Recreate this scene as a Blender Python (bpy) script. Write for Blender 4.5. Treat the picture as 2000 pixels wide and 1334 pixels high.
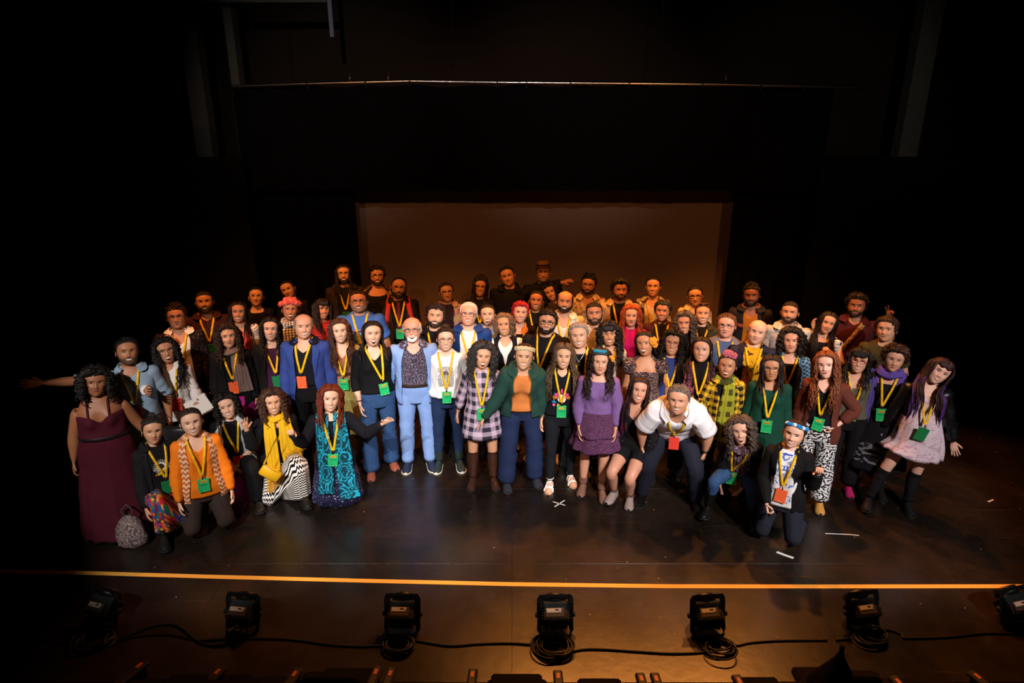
import bpy, bmesh, math, random
import numpy as np
from mathutils import Matrix, Vector

for o in list(bpy.data.objects): bpy.data.objects.remove(o)
SC = bpy.context.scene
COL = SC.collection
R_ = math.radians
# ------------------------------------------------------------------ camera
CAM_H, PITCH, FPX = 3.72, R_(19.0), 2000 * 24 / 36
cd = bpy.data.cameras.new('camera'); cam = bpy.data.objects.new('camera', cd); COL.objects.link(cam)
cd.lens = 24; cd.sensor_width = 36; cd.clip_start = .05; cd.clip_end = 100
cam.location = (0, 0, CAM_H); cam.rotation_euler = (math.pi / 2 - PITCH, 0, 0)
SC.camera = cam
def at(u, v, z):
    """pixel of the photograph -> point at height z"""
    dx = (u - 1000) / FPX; dv = (v - 667) / FPX
    t = (z - CAM_H) / (-math.sin(PITCH) - dv * math.cos(PITCH))
    return t * dx, t * (math.cos(PITCH) - dv * math.sin(PITCH))
def at_y(u, v, Y):
    dx = (u - 1000) / FPX; dv = (v - 667) / FPX
    t = Y / (math.cos(PITCH) - dv * math.sin(PITCH))
    return t * dx, CAM_H + t * (-math.sin(PITCH) - dv * math.cos(PITCH))
# ------------------------------------------------------------------ world, lights, exposure
w = bpy.data.worlds.new('world'); SC.world = w; w.use_nodes = True
w.node_tree.nodes['Background'].inputs[0].default_value = (.010, .006, .004, 1)
w.node_tree.nodes['Background'].inputs[1].default_value = .12
SC.view_settings.view_transform = 'Standard'; SC.view_settings.look = 'None'
SC.view_settings.exposure = 0; SC.view_settings.gamma = 1; SC.view_settings.use_curve_mapping = False
def spot(name, loc, target, power, col, angle, blend=.4, size=.12):
    l = bpy.data.lights.new(name, 'SPOT'); l.energy = power; l.color = col
    l.spot_size = R_(angle); l.spot_blend = blend; l.shadow_soft_size = size
    o = bpy.data.objects.new(name, l); COL.objects.link(o); o.location = loc
    d = Vector(target) - Vector(loc); o.rotation_euler = d.to_track_quat('-Z', 'Y').to_euler()
    return o
WHITE = (1, .955, .93); AMBER = (1, .32, .055)
# front-of-house white profile spots and amber wash; amber lamps on an overhead batten, some straight down, some raking the back rows
for lx, tx, pw, an in ((-3.2, -2.45, 2200, 23), (-1.4, -1.15, 2400, 22), (2.2, .2, 2800, 22.5), (3.4, 1.8, 1800, 22), (4.4, 3.25, 2200, 23)):
    spot('front_spot', (lx, -1.2, 6.2), (tx, 5.7, .86), pw, WHITE, an, .35, .07)
for lx, pw in ((-3.6, 320), (3.6, 430)): spot('amber_front_wash', (lx, -.8, 6.3), (lx * .1, 8.6, 1.2), pw, (1, .41, .13), 52, .6, .10)
for lx, pw in ((.5, 900), (1.9, 860), (3.3, 900)):
    spot('amber_lamp', (lx, 8.3, 6.1), (lx, 5.2, 0), pw, AMBER, 60, .3, .10)
for lx, pw in ((-3.0, 1000), (-1.1, 760), (.9, 760), (2.9, 1000)):
    spot('amber_rake', (lx - .5, 5.7, 5.9), (lx, 7.85, 1.5), pw, (1, .31, .06), 42, .8, .10)
for lx, pw in ((-2.6, 800), (.9, 850), (4.6, 380)): spot('catwalk_spot', (lx * .5, -.6, 7.2), (lx, 9.6, 4.35), pw, WHITE, 24, .9, .06)
# ------------------------------------------------------------------ materials
def lin(c):
    if isinstance(c, str):
        c = c.lstrip('#'); c = [int(c[i:i + 2], 16) / 255 for i in (0, 2, 4)]
    return tuple(x / 12.92 if x <= .04045 else ((x + .055) / 1.055) ** 2.4 for x in c[:3]) + (1,)
MATS = {}
class NT:
    def __init__(s, name):
        s.m = bpy.data.materials.new(name); s.m.use_nodes = True; s.t = s.m.node_tree
        s.b = s.t.nodes['Principled BSDF']
    def n(s, typ, _o=0, **kw):
        nd = s.t.nodes.new(typ)
        for k, v in kw.items():
            if k.startswith('_'): continue
            if k[0] == 'i' and k[1:].isdigit():
                i = nd.inputs[int(k[1:])]
                if hasattr(v, 'is_output') : s.t.links.new(v, i)
                else: i.default_value = v
            elif k in nd.inputs.keys() if hasattr(nd, 'inputs') else False:
                if hasattr(v, 'is_output'): s.t.links.new(v, nd.inputs[k])
                else: nd.inputs[k].default_value = v
            else: setattr(nd, k, v)
        return nd
    def link(s, a, b): s.t.links.new(a, b)
    def uv(s, scale=1, rot=0):
        tc = s.n('ShaderNodeUVMap')
        mp = s.n('ShaderNodeMapping', i0=tc.outputs[0]); mp.inputs['Scale'].default_value = (scale,) * 3 if not isinstance(scale, tuple) else scale
        mp.inputs['Rotation'].default_value = (0, 0, rot)
        return mp.outputs[0]
    def math(s, op, a, b=0.0, c=None):
        kw = dict(operation=op, i0=a, i1=b)
        if c is not None: kw['i2'] = c
        return s.n('ShaderNodeMath', **kw).outputs[0]
    def mix(s, f, a, b, blend='MIX'):
        m = s.n('ShaderNodeMix', data_type='RGBA', blend_type=blend)
        for i, v in ((0, f), (6, a), (7, b)):
            if hasattr(v, 'is_output'): s.link(v, m.inputs[i])
            else: m.inputs[i].default_value = v
        return m.outputs[2]
    def sep(s, v):
        x = s.n('ShaderNodeSeparateXYZ', i0=v); return x.outputs[0], x.outputs[1]
    def ramp(s, f, stops, interp='CONSTANT'):
        r = s.n('ShaderNodeValToRGB', i0=f); e = r.color_ramp; e.interpolation = interp
        while len(e.elements) < len(stops): e.elements.new(.5)
        for el, (p, c) in zip(e.elements, stops): el.position = p; el.color = c
        return r.outputs[0]
    def bump(s, h, st=.3, dist=.01):
        b = s.n('ShaderNodeBump', Height=h); b.inputs['Strength'].default_value = st; b.inputs['Distance'].default_value = dist
        s.link(b.outputs[0], s.b.inputs['Normal'])
    def set(s, col=None, rough=.8, metal=0, spec=.3):
        if col is not None:
            if hasattr(col, 'is_output'): s.link(col, s.b.inputs['Base Color'])
            else: s.b.inputs['Base Color'].default_value = col
        s.b.inputs['Roughness'].default_value = rough; s.b.inputs['Metallic'].default_value = metal
        s.b.inputs['Specular IOR Level'].default_value = spec
        return s.m
def plain(c, rough=.6, metal=0, spec=.4, name='plain'):
    k = ('p', c, rough, metal)
    if k not in MATS:
        t = NT(name); MATS[k] = t.set(lin(c), rough, metal, spec)
    return MATS[k]
def skin(c):
    k = ('skin', c)
    if k not in MATS:
        t = NT('skin'); n = t.n('ShaderNodeTexNoise', Scale=14.0, Detail=3.0)
        a = lin(c); d = tuple(x * y for x, y in zip(a[:3], (.86, .76, .72))) + (1,)
        t.set(t.mix(t.math('MULTIPLY', n.outputs[0], .7), a, d), .48, 0, .4)
        n2 = t.n('ShaderNodeTexNoise', Scale=220.0); t.bump(n2.outputs[0], .12, .003)
        MATS[k] = t.m
    return MATS[k]
def hairm(c, c2=None):
    k = ('hair', c, c2)
    if k not in MATS:
        t = NT('hair'); n = t.n('ShaderNodeTexNoise', Scale=60.0, Detail=3.0)
        a = lin(c); d = lin(c2) if c2 else tuple(min(1, x * 1.6 + .002) for x in a[:3]) + (1,)
        t.set(t.mix(t.math('MULTIPLY', n.outputs[0], .8), a, d), .42, 0, .35); MATS[k] = t.m
        n2 = t.n('ShaderNodeTexNoise', Scale=160.0, Detail=2.0); t.bump(n2.outputs[0], .5, .006)
    return MATS[k]
def cloth(c, pat=None, rough=.85, name='cloth', spec=.15):
    k = ('c', c, pat, rough)
    if k in MATS: return MATS[k]
    t = NT(name); base = lin(c)
    fine = t.n('ShaderNodeTexNoise', Scale=9.0, Detail=4.0)
    dk = tuple(x * .72 for x in base[:3]) + (1,)
    col = t.mix(t.math('MULTIPLY', fine.outputs[0], .6), base, dk)
    if pat:
        p, *a = pat
        if p == 'plaid':          # c2, c3, period
            u, v = t.sep(t.uv(1 / a[2])); c2, c3 = lin(a[0]), lin(a[1])
            fu = t.math('FRACT', u); fv = t.math('FRACT', v)
            bu = t.math('LESS_THAN', fu, .5); bv = t.math('LESS_THAN', fv, .5)
            col = t.mix(t.math('MULTIPLY', bu, .55), col, c2); col = t.mix(t.math('MULTIPLY', bv, .55), col, c2)
            col = t.mix(t.math('MULTIPLY', t.math('MULTIPLY', bu, bv), .9), col, c3)
        elif p == 'check':        # c2 , period : buffalo check
            u, v = t.sep(t.uv(1 / a[1])); c2 = lin(a[0]); md = tuple((x + y) * .42 for x, y in zip(base, c2))
            bu = t.math('LESS_THAN', t.math('FRACT', u), .5); bv = t.math('LESS_THAN', t.math('FRACT', v), .5)
            s_ = t.math('MULTIPLY', t.math('ADD', bu, bv), .5)
            col = t.ramp(s_, [(0, base), (.3, md), (.8, c2)])
        elif p == 'stripe':       # c2, period, angle, duty
            u, v = t.sep(t.uv(1 / a[1], a[2])); col = t.mix(t.math('LESS_THAN', t.math('FRACT', v), a[3]), col, lin(a[0]))
        elif p == 'dots':         # c2, size, radius
            vo = t.n('ShaderNodeTexVoronoi', Vector=t.uv(1 / a[1])); col = t.mix(t.math('LESS_THAN', vo.outputs['Distance'], a[2]), col, lin(a[0]))
        elif p == 'flor':         # colours, size, threshold
            vo = t.n('ShaderNodeTexVoronoi', Vector=t.uv(1 / a[1])); sx = t.n('ShaderNodeSeparateColor', i0=vo.outputs['Color'])
            cs = [lin(x) for x in a[0]]
            fc = t.ramp(sx.outputs[0], [(i / len(cs), x) for i, x in enumerate(cs)])
            no = t.n('ShaderNodeTexNoise', Vector=t.uv(2.6 / a[1]), Scale=1.0)
            d = t.math('ADD', vo.outputs['Distance'], t.math('MULTIPLY', t.math('SUBTRACT', no.outputs[0], .5), .55))
            col = t.mix(t.math('LESS_THAN', d, a[2]), col, fc)
        elif p == 'patch':        # colours, size : patchwork of curved coloured pieces
            no = t.n('ShaderNodeTexNoise', Vector=t.uv(.6 / a[1]), Scale=1.0)
            wv = t.n('ShaderNodeVectorMath', operation='MULTIPLY_ADD', i0=no.outputs[1], i1=(1.4, 1.4, 1.4), i2=t.uv((1 / a[1], .55 / a[1], 1)))
            vo = t.n('ShaderNodeTexVoronoi', Vector=wv.outputs[0]); sx = t.n('ShaderNodeSeparateColor', i0=vo.outputs['Color'])
            cs = [lin(x) for x in a[0]]; col = t.ramp(sx.outputs[0], [(i / len(cs), x) for i, x in enumerate(cs)])
        elif p == 'geo':          # c2, period, cell : stripes whose direction changes from patch to patch
            vo = t.n('ShaderNodeTexVoronoi', Vector=t.uv(1 / a[2])); sx = t.n('ShaderNodeSeparateColor', i0=vo.outputs['Color'])
            u, v = t.sep(t.uv(1 / a[1])); an = t.math('MULTIPLY', sx.outputs[0], 6.28)
            q = t.math('ADD', t.math('MULTIPLY', u, t.math('SINE', an)), t.math('MULTIPLY', v, t.math('COSINE', an)))
            col = t.mix(t.math('LESS_THAN', t.math('FRACT', q), .5), col, lin(a[0]))
        elif p == 'zig':          # c2, period
            u, v = t.sep(t.uv(1 / a[1])); z = t.math('ADD', v, t.math('PINGPONG', u, .5))
            col = t.mix(t.math('LESS_THAN', t.math('FRACT', z), .5), col, lin(a[0]))
        elif p == 'tex':          # c2, scale, threshold: mottled print
            no = t.n('ShaderNodeTexNoise', Vector=t.uv(1 / a[1]), Scale=1.0, Detail=3.0, Distortion=1.2)
            col = t.mix(t.math('GREATER_THAN', no.outputs[0], a[2]), col, lin(a[0]))
        elif p == 'swirl':        # c2, scale
            no = t.n('ShaderNodeTexNoise', Vector=t.uv(1 / a[1]), Scale=.6, Distortion=.6)
            q = t.math('FRACT', t.math('MULTIPLY', no.outputs[0], 9.0))
            col = t.mix(t.math('LESS_THAN', q, .42), col, lin(a[0]))
        elif p == 'hband':        # list of (v position, colour), softened: bands up the garment
            u, v = t.sep(t.uv(1)); vo = t.n('ShaderNodeTexVoronoi', Vector=t.uv(1 / .016))
            bc = t.ramp(v, [(q, lin(x)) for q, x in a[0]])
            col = t.mix(t.math('MULTIPLY', t.math('LESS_THAN', vo.outputs['Distance'], .32), .8), bc, lin(a[1]))
        elif p == 'lace':
            vo = t.n('ShaderNodeTexNoise', Vector=t.uv(1 / .03), Scale=1.0, Detail=4.0); u, v = t.sep(t.uv(1))
            msk = t.math('MULTIPLY', t.math('LESS_THAN', t.math('ABSOLUTE', t.math('SUBTRACT', v, a[1])), a[2]), t.math('GREATER_THAN', vo.outputs[0], .52))
            col = t.mix(msk, col, lin(a[0]))
    t.set(col, rough, 0, spec)
    wv = t.n('ShaderNodeTexNoise', Scale=55.0, Detail=5.0); t.bump(wv.outputs[0], .22, .008)
    MATS[k] = t.m
    return t.m
# ------------------------------------------------------------------ mesh helpers
NB = 17
PE, SP, CH, NE, HE, UL, FL, HL, UR, FR, HR, TL, SL, GL, TR, SR, GR = range(NB)
def sm(e0, e1, x):
    t = np.clip((np.asarray(x, float) - e0) / (e1 - e0), 0, 1); return t * t * (3 - 2 * t)
def sg(x, e): return np.sign(x) * np.abs(x) ** e
def unit(v): v = np.asarray(v, float); return v / np.linalg.norm(v)
def tab(zs, vs, sig=.010):
    g = np.linspace(zs[0] - .06, zs[-1] + .06, 420); v = np.interp(g, zs, vs); d = g[1] - g[0]
    n = int(3 * sig / d) + 1; k = np.exp(-.5 * (np.arange(-n, n + 1) * d / sig) ** 2); k /= k.sum()
    v = np.convolve(np.pad(v, n, mode='edge'), k, 'valid')
    return lambda z: np.interp(z, g, v)
class MB:
    def __init__(s): s.V = []; s.F = []; s.W = []; s.U = []; s.M = []; s.n = 0
    def add(s, V, F, W=None, U=None, m=0):
        V = np.asarray(V, float).reshape(-1, 3); n = len(V)
        if W is None: W = 0
        if np.isscalar(W): b = W; W = np.zeros((n, NB)); W[:, b] = 1
        s.V.append(V); s.W.append(np.asarray(W).reshape(n, NB)); s.U.append(np.zeros((n, 2)) if U is None else np.asarray(U, float).reshape(n, 2))
        for f in F:
            f = np.asarray(f) + s.n
            if len(f): s.F.append(f); s.M.append(np.full(len(f), m))
        s.n += n
    def grid(s, G, W=None, U=None, m=0, close=False):
        r, c = G.shape[:2]; s.add(G, [gridf(r, c, close)], W if W is None or np.isscalar(W) else W.reshape(-1, NB), U, m)
    def build(s, name, mats, parent=None, pose=None, smooth=True):
        V = np.concatenate(s.V); W = np.concatenate(s.W); U = np.concatenate(s.U)
        if pose: V = pose(V, W)
        me = bpy.data.meshes.new(name); F = [q for f in s.F for q in f.tolist()]
        me.from_pydata(V.tolist(), [], F); me.update()
        mi = np.concatenate(s.M).astype(np.int32)
        uvl = me.uv_layers.new(name='UVMap'); li = np.empty(len(me.loops), np.int32); me.loops.foreach_get('vertex_index', li)
        uvl.data.foreach_set('uv', U[li].astype(np.float32).ravel())
        me.polygons.foreach_set('material_index', mi); me.polygons.foreach_set('use_smooth', np.full(len(mi), smooth))
        for m in mats: me.materials.append(m)
        b = bmesh.new(); b.from_mesh(me); bmesh.ops.recalc_face_normals(b, faces=b.faces); b.to_mesh(me); b.free()
        return link(name, me, parent)
def link(name, me, parent=None):
    o = bpy.data.objects.new(name, me); COL.objects.link(o)
    if parent is not None: o.parent = parent
    return o
def gridf(r, c, close=False):
    i = np.arange(r - 1)[:, None]; j = np.arange(c if close else c - 1)[None]; k = (j + 1) % c
    return np.stack([i * c + j, i * c + k, (i + 1) * c + k, (i + 1) * c + j], -1).reshape(-1, 4)
def tubes(mb, P, Rr, k=4, W=None, m=0, flat=1.0, ref=(.31, .9, .3), cap=False):
    """L tubes of n points each"""
    P = np.asarray(P, float); L, n = P.shape[:2]; Rr = np.broadcast_to(np.asarray(Rr, float), (L, n))
    T = np.gradient(P, axis=1); T /= np.linalg.norm(T, axis=2, keepdims=True) + 1e-9
    S = np.cross(T, np.broadcast_to(unit(ref), T.shape)); S /= np.linalg.norm(S, axis=2, keepdims=True) + 1e-9
    B = np.cross(S, T); a = np.arange(k) * 2 * np.pi / k
    V = P[:, :, None] + Rr[:, :, None, None] * (np.cos(a)[:, None] * S[:, :, None] + flat * np.sin(a)[:, None] * B[:, :, None])
    g = gridf(n, k, True); F = (g[None] + (np.arange(L) * n * k)[:, None, None]).reshape(-1, 4)
    Fs = [F]
    if cap:
        if k == 4:
            Fs.append(np.concatenate([np.arange(4)[None] + l * n * k + e * (n - 1) * k for l in range(L) for e in (0, 1)]))
        else:
            Fs.append(np.array([np.arange(k) + l * n * k + e * (n - 1) * k for l in range(L) for e in (0, 1)]))
    if W is None or np.isscalar(W): mb.add(V.reshape(-1, 3), Fs, W, None, m)
    else: mb.add(V.reshape(-1, 3), Fs, np.repeat(W.reshape(L * n, NB), k, 0), None, m)
def boxg(mb, c, h, W=None, m=0, rot=None):
    s = np.array([[x, y, z] for x in (-1, 1) for y in (-1, 1) for z in (-1, 1)], float) * h
    if rot is not None: s = s @ np.asarray(rot).T
    mb.add(s + c, [np.array([[0, 1, 3, 2], [4, 6, 7, 5], [0, 4, 5, 1], [2, 3, 7, 6], [0, 2, 6, 4], [1, 5, 7, 3]])], W, None, m)
def bevbox(mb, c, h, bv, m=0, W=None, rot=None):
    """box with chamfered edges"""
    V = []; 
    for x in (-1, 1):
        for y in (-1, 1):
            for z in (-1, 1):
                for ax in range(3):
                    p = np.array([x, y, z], float) * (np.array(h) - bv); p[ax] += (x, y, z)[ax] * bv; V.append(p)
    idx = lambda x, y, z, a: ((x * 2 + y) * 2 + z) * 3 + a
    Q = []; T = []
    for a in range(3):
        b, c_ = (a + 1) % 3, (a + 2) % 3
        for s_ in (0, 1):
            q = []
            for (i, j) in ((0, 0), (1, 0), (1, 1), (0, 1)):
                e = [0, 0, 0]; e[a] = s_; e[b] = i; e[c_] = j; q.append(idx(*e, a))
            Q.append(q)
        for i in (0, 1):
            for j in (0, 1):
                e0 = [0, 0, 0]; e0[b] = i; e0[c_] = j; e1 = list(e0); e1[a] = 1
                Q.append([idx(*e0, b), idx(*e1, b), idx(*e1, c_), idx(*e0, c_)])
    for x in (0, 1):
        for y in (0, 1):
            for z in (0, 1): T.append([idx(x, y, z, k) for k in range(3)])
    V = np.array(V)
    if rot is not None: V = V @ np.asarray(rot).T
    mb.add(V + np.array(c), [np.array(Q), np.array(T)], W, None, m)
def ball(mb, c, r, W=None, m=0, nu=10, nv=7, noise=0, seed=0, rot=None):
    u = np.linspace(0, 2 * np.pi, nu, endpoint=False)[None]; v = np.linspace(.02, np.pi - .02, nv)[:, None]
    G = np.stack([np.sin(v) * np.cos(u), np.sin(v) * np.sin(u), np.cos(v) + 0 * u], -1)
    if noise:
        G = G * (1 + noise * wob(G * 3.1, seed))[..., None]
    G = G * np.asarray(r)
    if rot is not None: G = G @ np.asarray(rot).T
    mb.grid(G + np.asarray(c), W, None, m, True)
def lathe(mb, prof, c=(0, 0, 0), k=24, m=0, rot=None, W=None):
    a = np.arange(k) * 2 * np.pi / k; p = np.array(prof, float)
    G = np.stack([p[:, :1] * np.cos(a), p[:, :1] * np.sin(a), p[:, 1:] + 0 * a], -1)
    if rot is not None: G = G @ np.asarray(rot).T
    mb.grid(G + np.asarray(c), W, None, m, True)
def wob(P, seed=0, n=5):
    rs = np.random.RandomState(seed); o = 0
    for i in range(n):
        k = rs.normal(size=3) * (1 + .5 * i); o = o + np.sin(P @ k + rs.rand() * 6.28) / (1 + .35 * i)
    return o / 2.2
def rx(a): c, s = math.cos(a), math.sin(a); return np.array([[1, 0, 0], [0, c, -s], [0, s, c]])
def ry(a): c, s = math.cos(a), math.sin(a); return np.array([[c, 0, s], [0, 1, 0], [-s, 0, c]])
def rz(a): c, s = math.cos(a), math.sin(a); return np.array([[c, -s, 0], [s, c, 0], [0, 0, 1]])
def axr(ax, a):
    ax = unit(ax); K = np.array([[0, -ax[2], ax[1]], [ax[2], 0, -ax[0]], [-ax[1], ax[0], 0]])
    return np.eye(3) + math.sin(a) * K + (1 - math.cos(a)) * K @ K
def rot_to(a, b):
    a, b = unit(a), unit(b); v = np.cross(a, b); c = float(a @ b)
    if np.linalg.norm(v) < 1e-6: return np.eye(3) if c > 0 else rx(math.pi)
    return axr(v, math.acos(max(-1, min(1, c))))
def empty(name, loc=(0, 0, 0), label=None, cat=None, group=None):
    o = bpy.data.objects.new(name, None); COL.objects.link(o); o.location = loc; o.empty_display_size = .1
    return tag(o, label, cat, group)
def tag(o, label=None, cat=None, group=None, kind=None):
    if label: o['label'] = label
    if cat: o['category'] = cat
    if group: o['group'] = group
    if kind: o['kind'] = kind
    return o
# ------------------------------------------------------------------ the stage
def floor_mat():
    t = NT('stage_floor'); tc = t.n('ShaderNodeTexCoord').outputs['Object']
    n1 = t.n('ShaderNodeTexNoise', Vector=tc, Scale=.9, Detail=6.0, Roughness=.65); n2 = t.n('ShaderNodeTexNoise', Vector=tc, Scale=14.0, Detail=5.0)
    mp = t.n('ShaderNodeMapping', i0=tc); mp.inputs['Scale'].default_value = (.7, 22, 1); n3 = t.n('ShaderNodeTexNoise', Vector=mp.outputs[0], Scale=2.0, Detail=4.0)
    vo = t.n('ShaderNodeTexVoronoi', Vector=tc, Scale=5.5)
    rr = t.ramp(n1.outputs[0], [(.32, lin('#0d0b0a')), (.72, lin('#35281f'))], 'LINEAR'); c = t.mix(t.math('MULTIPLY', n2.outputs[0], .7), rr, lin('#0d0a08'))
    c = t.mix(t.math('MULTIPLY', t.math('GREATER_THAN', n3.outputs[0], .68), .2), c, lin('#5a4a3c')); c = t.mix(t.math('LESS_THAN', vo.outputs['Distance'], .03), c, lin('#a89880'))
    t.set(c, .4, 0, .5); r = t.math('MULTIPLY_ADD', n1.outputs[0], .22, .17); t.link(r, t.b.inputs['Roughness']); t.bump(n2.outputs[0], .08, .01); return t.m
FLM = floor_mat()
X0, X1, EDGE = -9.6, 9.6, 3.65
mb = MB(); boxg(mb, (0, (EDGE + 14) / 2, -.19), (9.6, (14 - EDGE) / 2, .17)); FLOOR = tag(mb.build('floor', [plain('#0b0908', .8)], None, None, False), kind='structure')
ys = [EDGE] + [4.93 + 1.22 * i for i in range(8)]
for j in range(len(ys) - 1):
    for i in range(8):
        mb = MB(); a, b = X0 + 2.4 * i, X0 + 2.4 * (i + 1); bevbox(mb, ((a + b) / 2, (ys[j] + ys[j + 1]) / 2, -.01), (1.2 - .0008, (ys[j + 1] - ys[j]) / 2 - .0008, .01), .0005); mb.build('floor_sheet', [FLM], FLOOR, None, False)
mb = MB(); boxg(mb, (0, .4, -.36), (9.6, EDGE + .1 - .4, .05)); tag(mb.build('floor_house', [FLM], None, None, False), kind='structure')
wallm = NT('dark_wall'); n_ = wallm.n('ShaderNodeTexNoise', Scale=.5, Detail=5.0); wallm.set(wallm.mix(n_.outputs[0], lin('#1a130e'), lin('#4a3a2e')), .9, 0, .1); WALLM = wallm.m
BLACK = cloth('#0c0b0b', None, .95, 'black_serge', .05); GREYP = plain('#6a6358', .8)
mb = MB(); boxg(mb, (0, 14.1, 3.8), (9.6, .1, 4.2)); tag(mb.build('wall_back', [WALLM], None, None, False), kind='structure')
for nm, x in (('wall_left', -9.7), ('wall_right', 9.7)):
    mb = MB(); boxg(mb, (x, 6.1, 3.8), (.1, 8.1, 4.2)); tag(mb.build(nm, [plain('#100d0b', .9)], None, None, False), kind='structure')
mb = MB(); boxg(mb, (0, 6.1, 8.1), (9.8, 8.1, .1)); tag(mb.build('ceiling', [plain('#0a0908', .95)], None, None, False), kind='structure')
# pale columns of the building behind the masking
def column(n, u0, u1, Y, v=200):
    xa, xb = at_y(u0, v, Y)[0], at_y(u1, v, Y)[0]; mb = MB(); bevbox(mb, ((xa + xb) / 2, Y + .15, 4.0), (abs(xb - xa) / 2, .15, 4.0), .02); tag(mb.build('trim_%d' % n, [GREYP], None, None, False), kind='structure')
column(1, 368, 401, 12.5); column(2, 455, 472, 12.6); column(3, 1774, 1812, 12.5)
xa, za = at_y(345, 3, 12.4); xb, _ = at_y(640, 3, 12.4); mb = MB(); bevbox(mb, ((xa + xb) / 2, 12.4, za + .03), ((xb - xa) / 2, .05, .05), .01); tag(mb.build('trim_4', [GREYP], None, None, False), kind='structure')
xa = at_y(645, 20, 12.3)[0]; mb = MB(); bevbox(mb, (xa, 12.3, 6.2), (.035, .03, 1.4), .008); tag(mb.build('trim_5', [plain('#8a90a0', .6)], None, None, False), kind='structure')
# low black masking flats either side
def drape(name, x0, x1, Y, z0, z1, label, cat, fold=.05, per=.28, topf=None, mat=None, cols=None, group=None, botf=None):
    n = cols or max(24, int((x1 - x0) / per * 10)); x = np.linspace(x0, x1, n)[None]; q = np.linspace(0, 1, 14)[:, None]
    zt = (topf(x) if topf else z1 + 0 * x); zb = botf(x) if botf else z0 + 0 * x; z = zb + (zt - zb) * q
    y = Y + fold * np.sin(x * 2 * np.pi / per + 1.2 * np.sin(x * 1.7)) * (1 - .35 * q) + .02 * np.sin(x * 5 + q * 3)
    G = np.stack([x + 0 * z, y + 0 * z, z], -1); B = G + [0, .012, 0]; mb = MB(); mb.grid(G); mb.grid(B)
    r, c = G.shape[:2]
    for e in (0, -1): mb.grid(np.stack([G[e], B[e]]))
    for e in (0, -1): mb.grid(np.stack([G[:, e], B[:, e]]))
    return tag(mb.build(name, [mat or BLACK], None, None, True), label, cat, group)
YD = 9.75
xl, _ = at_y(692, 372, YD); xr, _ = at_y(1434, 378, YD)
zfl = at_y(300, 307, 9.3)[1]
def flat(x0, x1, z1, Y, label):
    mb = MB(); bevbox(mb, ((x0 + x1) / 2, Y, z1 / 2), ((x1 - x0) / 2, .03, z1 / 2), .004); f = tag(mb.build('masking_flat', [plain('#0d0c0c', .95, 0, .05)], None, None, False), label, 'stage flat', 'black masking flats beside the stage')
flat(X0, at_y(474, 307, 9.3)[0], zfl, 9.3, 'tall black masking flat at the left side of the stage'); flat(at_y(1606, 307, 9.3)[0], X1, at_y(1700, 306, 9.3)[1], 9.3, 'tall black masking flat at the right side of the stage')
PY = YD - .32; YB = PY + .08; zb = at_y(1000, 373, YB)[1]
drape('curtain', at_y(466, 300, YD)[0], xl - .02, YD + .05, .0, at_y(470, 170, YD)[1], 'black curtain leg hanging left of the pale backdrop', 'curtain', group='black curtain legs')
drape('curtain', xr + .02, at_y(1612, 300, YD)[0], YD + .05, .0, at_y(1600, 175, YD)[1], 'black curtain leg hanging right of the pale backdrop', 'curtain', group='black curtain legs')
drape('border_curtain', at_y(470, 170, YB)[0], at_y(1625, 172, YB)[0], YB, zb, at_y(1000, 166, YB)[1], 'wide black border curtain hanging from the bright pipe', 'curtain', fold=.02, per=.34, topf=lambda x: at_y(1000, 166, YB)[1] + .012 * np.sin(x * 9) - .02 * np.abs(np.sin(x * 2.1)))
cyc = NT('backdrop_cloth'); nn = cyc.n('ShaderNodeTexNoise', Scale=1.2, Detail=3.0); cyc.set(cyc.mix(nn.outputs[0], lin('#7d695a'), lin('#92796a')), .9, 0, .1); n2 = cyc.n('ShaderNodeTexNoise', Scale=60.0); cyc.bump(n2.outputs[0], .1, .005)
xs = np.linspace(at_y(688, 372, 10.25)[0], at_y(1437, 378, 10.25)[0], 90)[None]; q = np.linspace(0, 1, 40)[:, None]
zt = zb + .22 + .02 * np.sin(xs * 1.3); z = zt * q; wx = (xs - xs[0, 0])
y = 10.25 + .015 * np.sin(xs * 2.2 + z) + .05 * np.exp(-((wx + .9 * (q - .98) * 3 - .15) / .14) ** 2) * sm(.72, .95, q) * np.sin(q * 60) * 2.2 + .05 * np.exp(-((wx - 3.05 + .6 * (q - .5)) / .18) ** 2) * .6
G = np.stack([xs + (q - 1) * .04 * np.sign(xs) * -0, y + 0 * xs, z], -1); mb = MB(); mb.grid(G); mb.grid(G + [0, .006, 0]); tag(mb.build('backdrop', [cyc.m]), 'large pale cloth backdrop hanging behind the group', 'backdrop')
# bright pipe with the border's ties
pts = np.array([(lambda xz: (xz[0], PY, xz[1]))(at_y(u, v, PY)) for u, v in ((432, 170), (600, 163.5), (800, 158.5), (1000, 161.5), (1200, 163), (1400, 165), (1550, 168.5), (1692, 172))])
t = np.linspace(0, 7, 50); P = np.stack([np.interp(t, range(8), pts[:, i]) for i in range(3)], -1); pipe = empty('batten_pipe', P[0], 'long bright metal pipe carrying the black border curtain', 'pipe')
P0 = P - P[0]; mb = MB(); tubes(mb, P0[None], .021, 12, None, cap=True); mb.build('pipe', [plain('#e0d8cc', .22, 1)], pipe)
for f in (.16, .23, .30, .41, .455, .52, .60, .71, .80, .88, .95):
    p = P0[int(f * 49)]; mb = MB(); a = np.linspace(0, 2 * np.pi, 13); tubes(mb, np.stack([p[0] + 0 * a, p[1] + .026 * np.cos(a), p[2] + .026 * np.sin(a)], -1)[None], .007, 5); boxg(mb, p + np.array([.0, 0, -.045]), (.012, .006, .03)); mb.build('tie', [plain('#0f0d0c', .8)], pipe)
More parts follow.
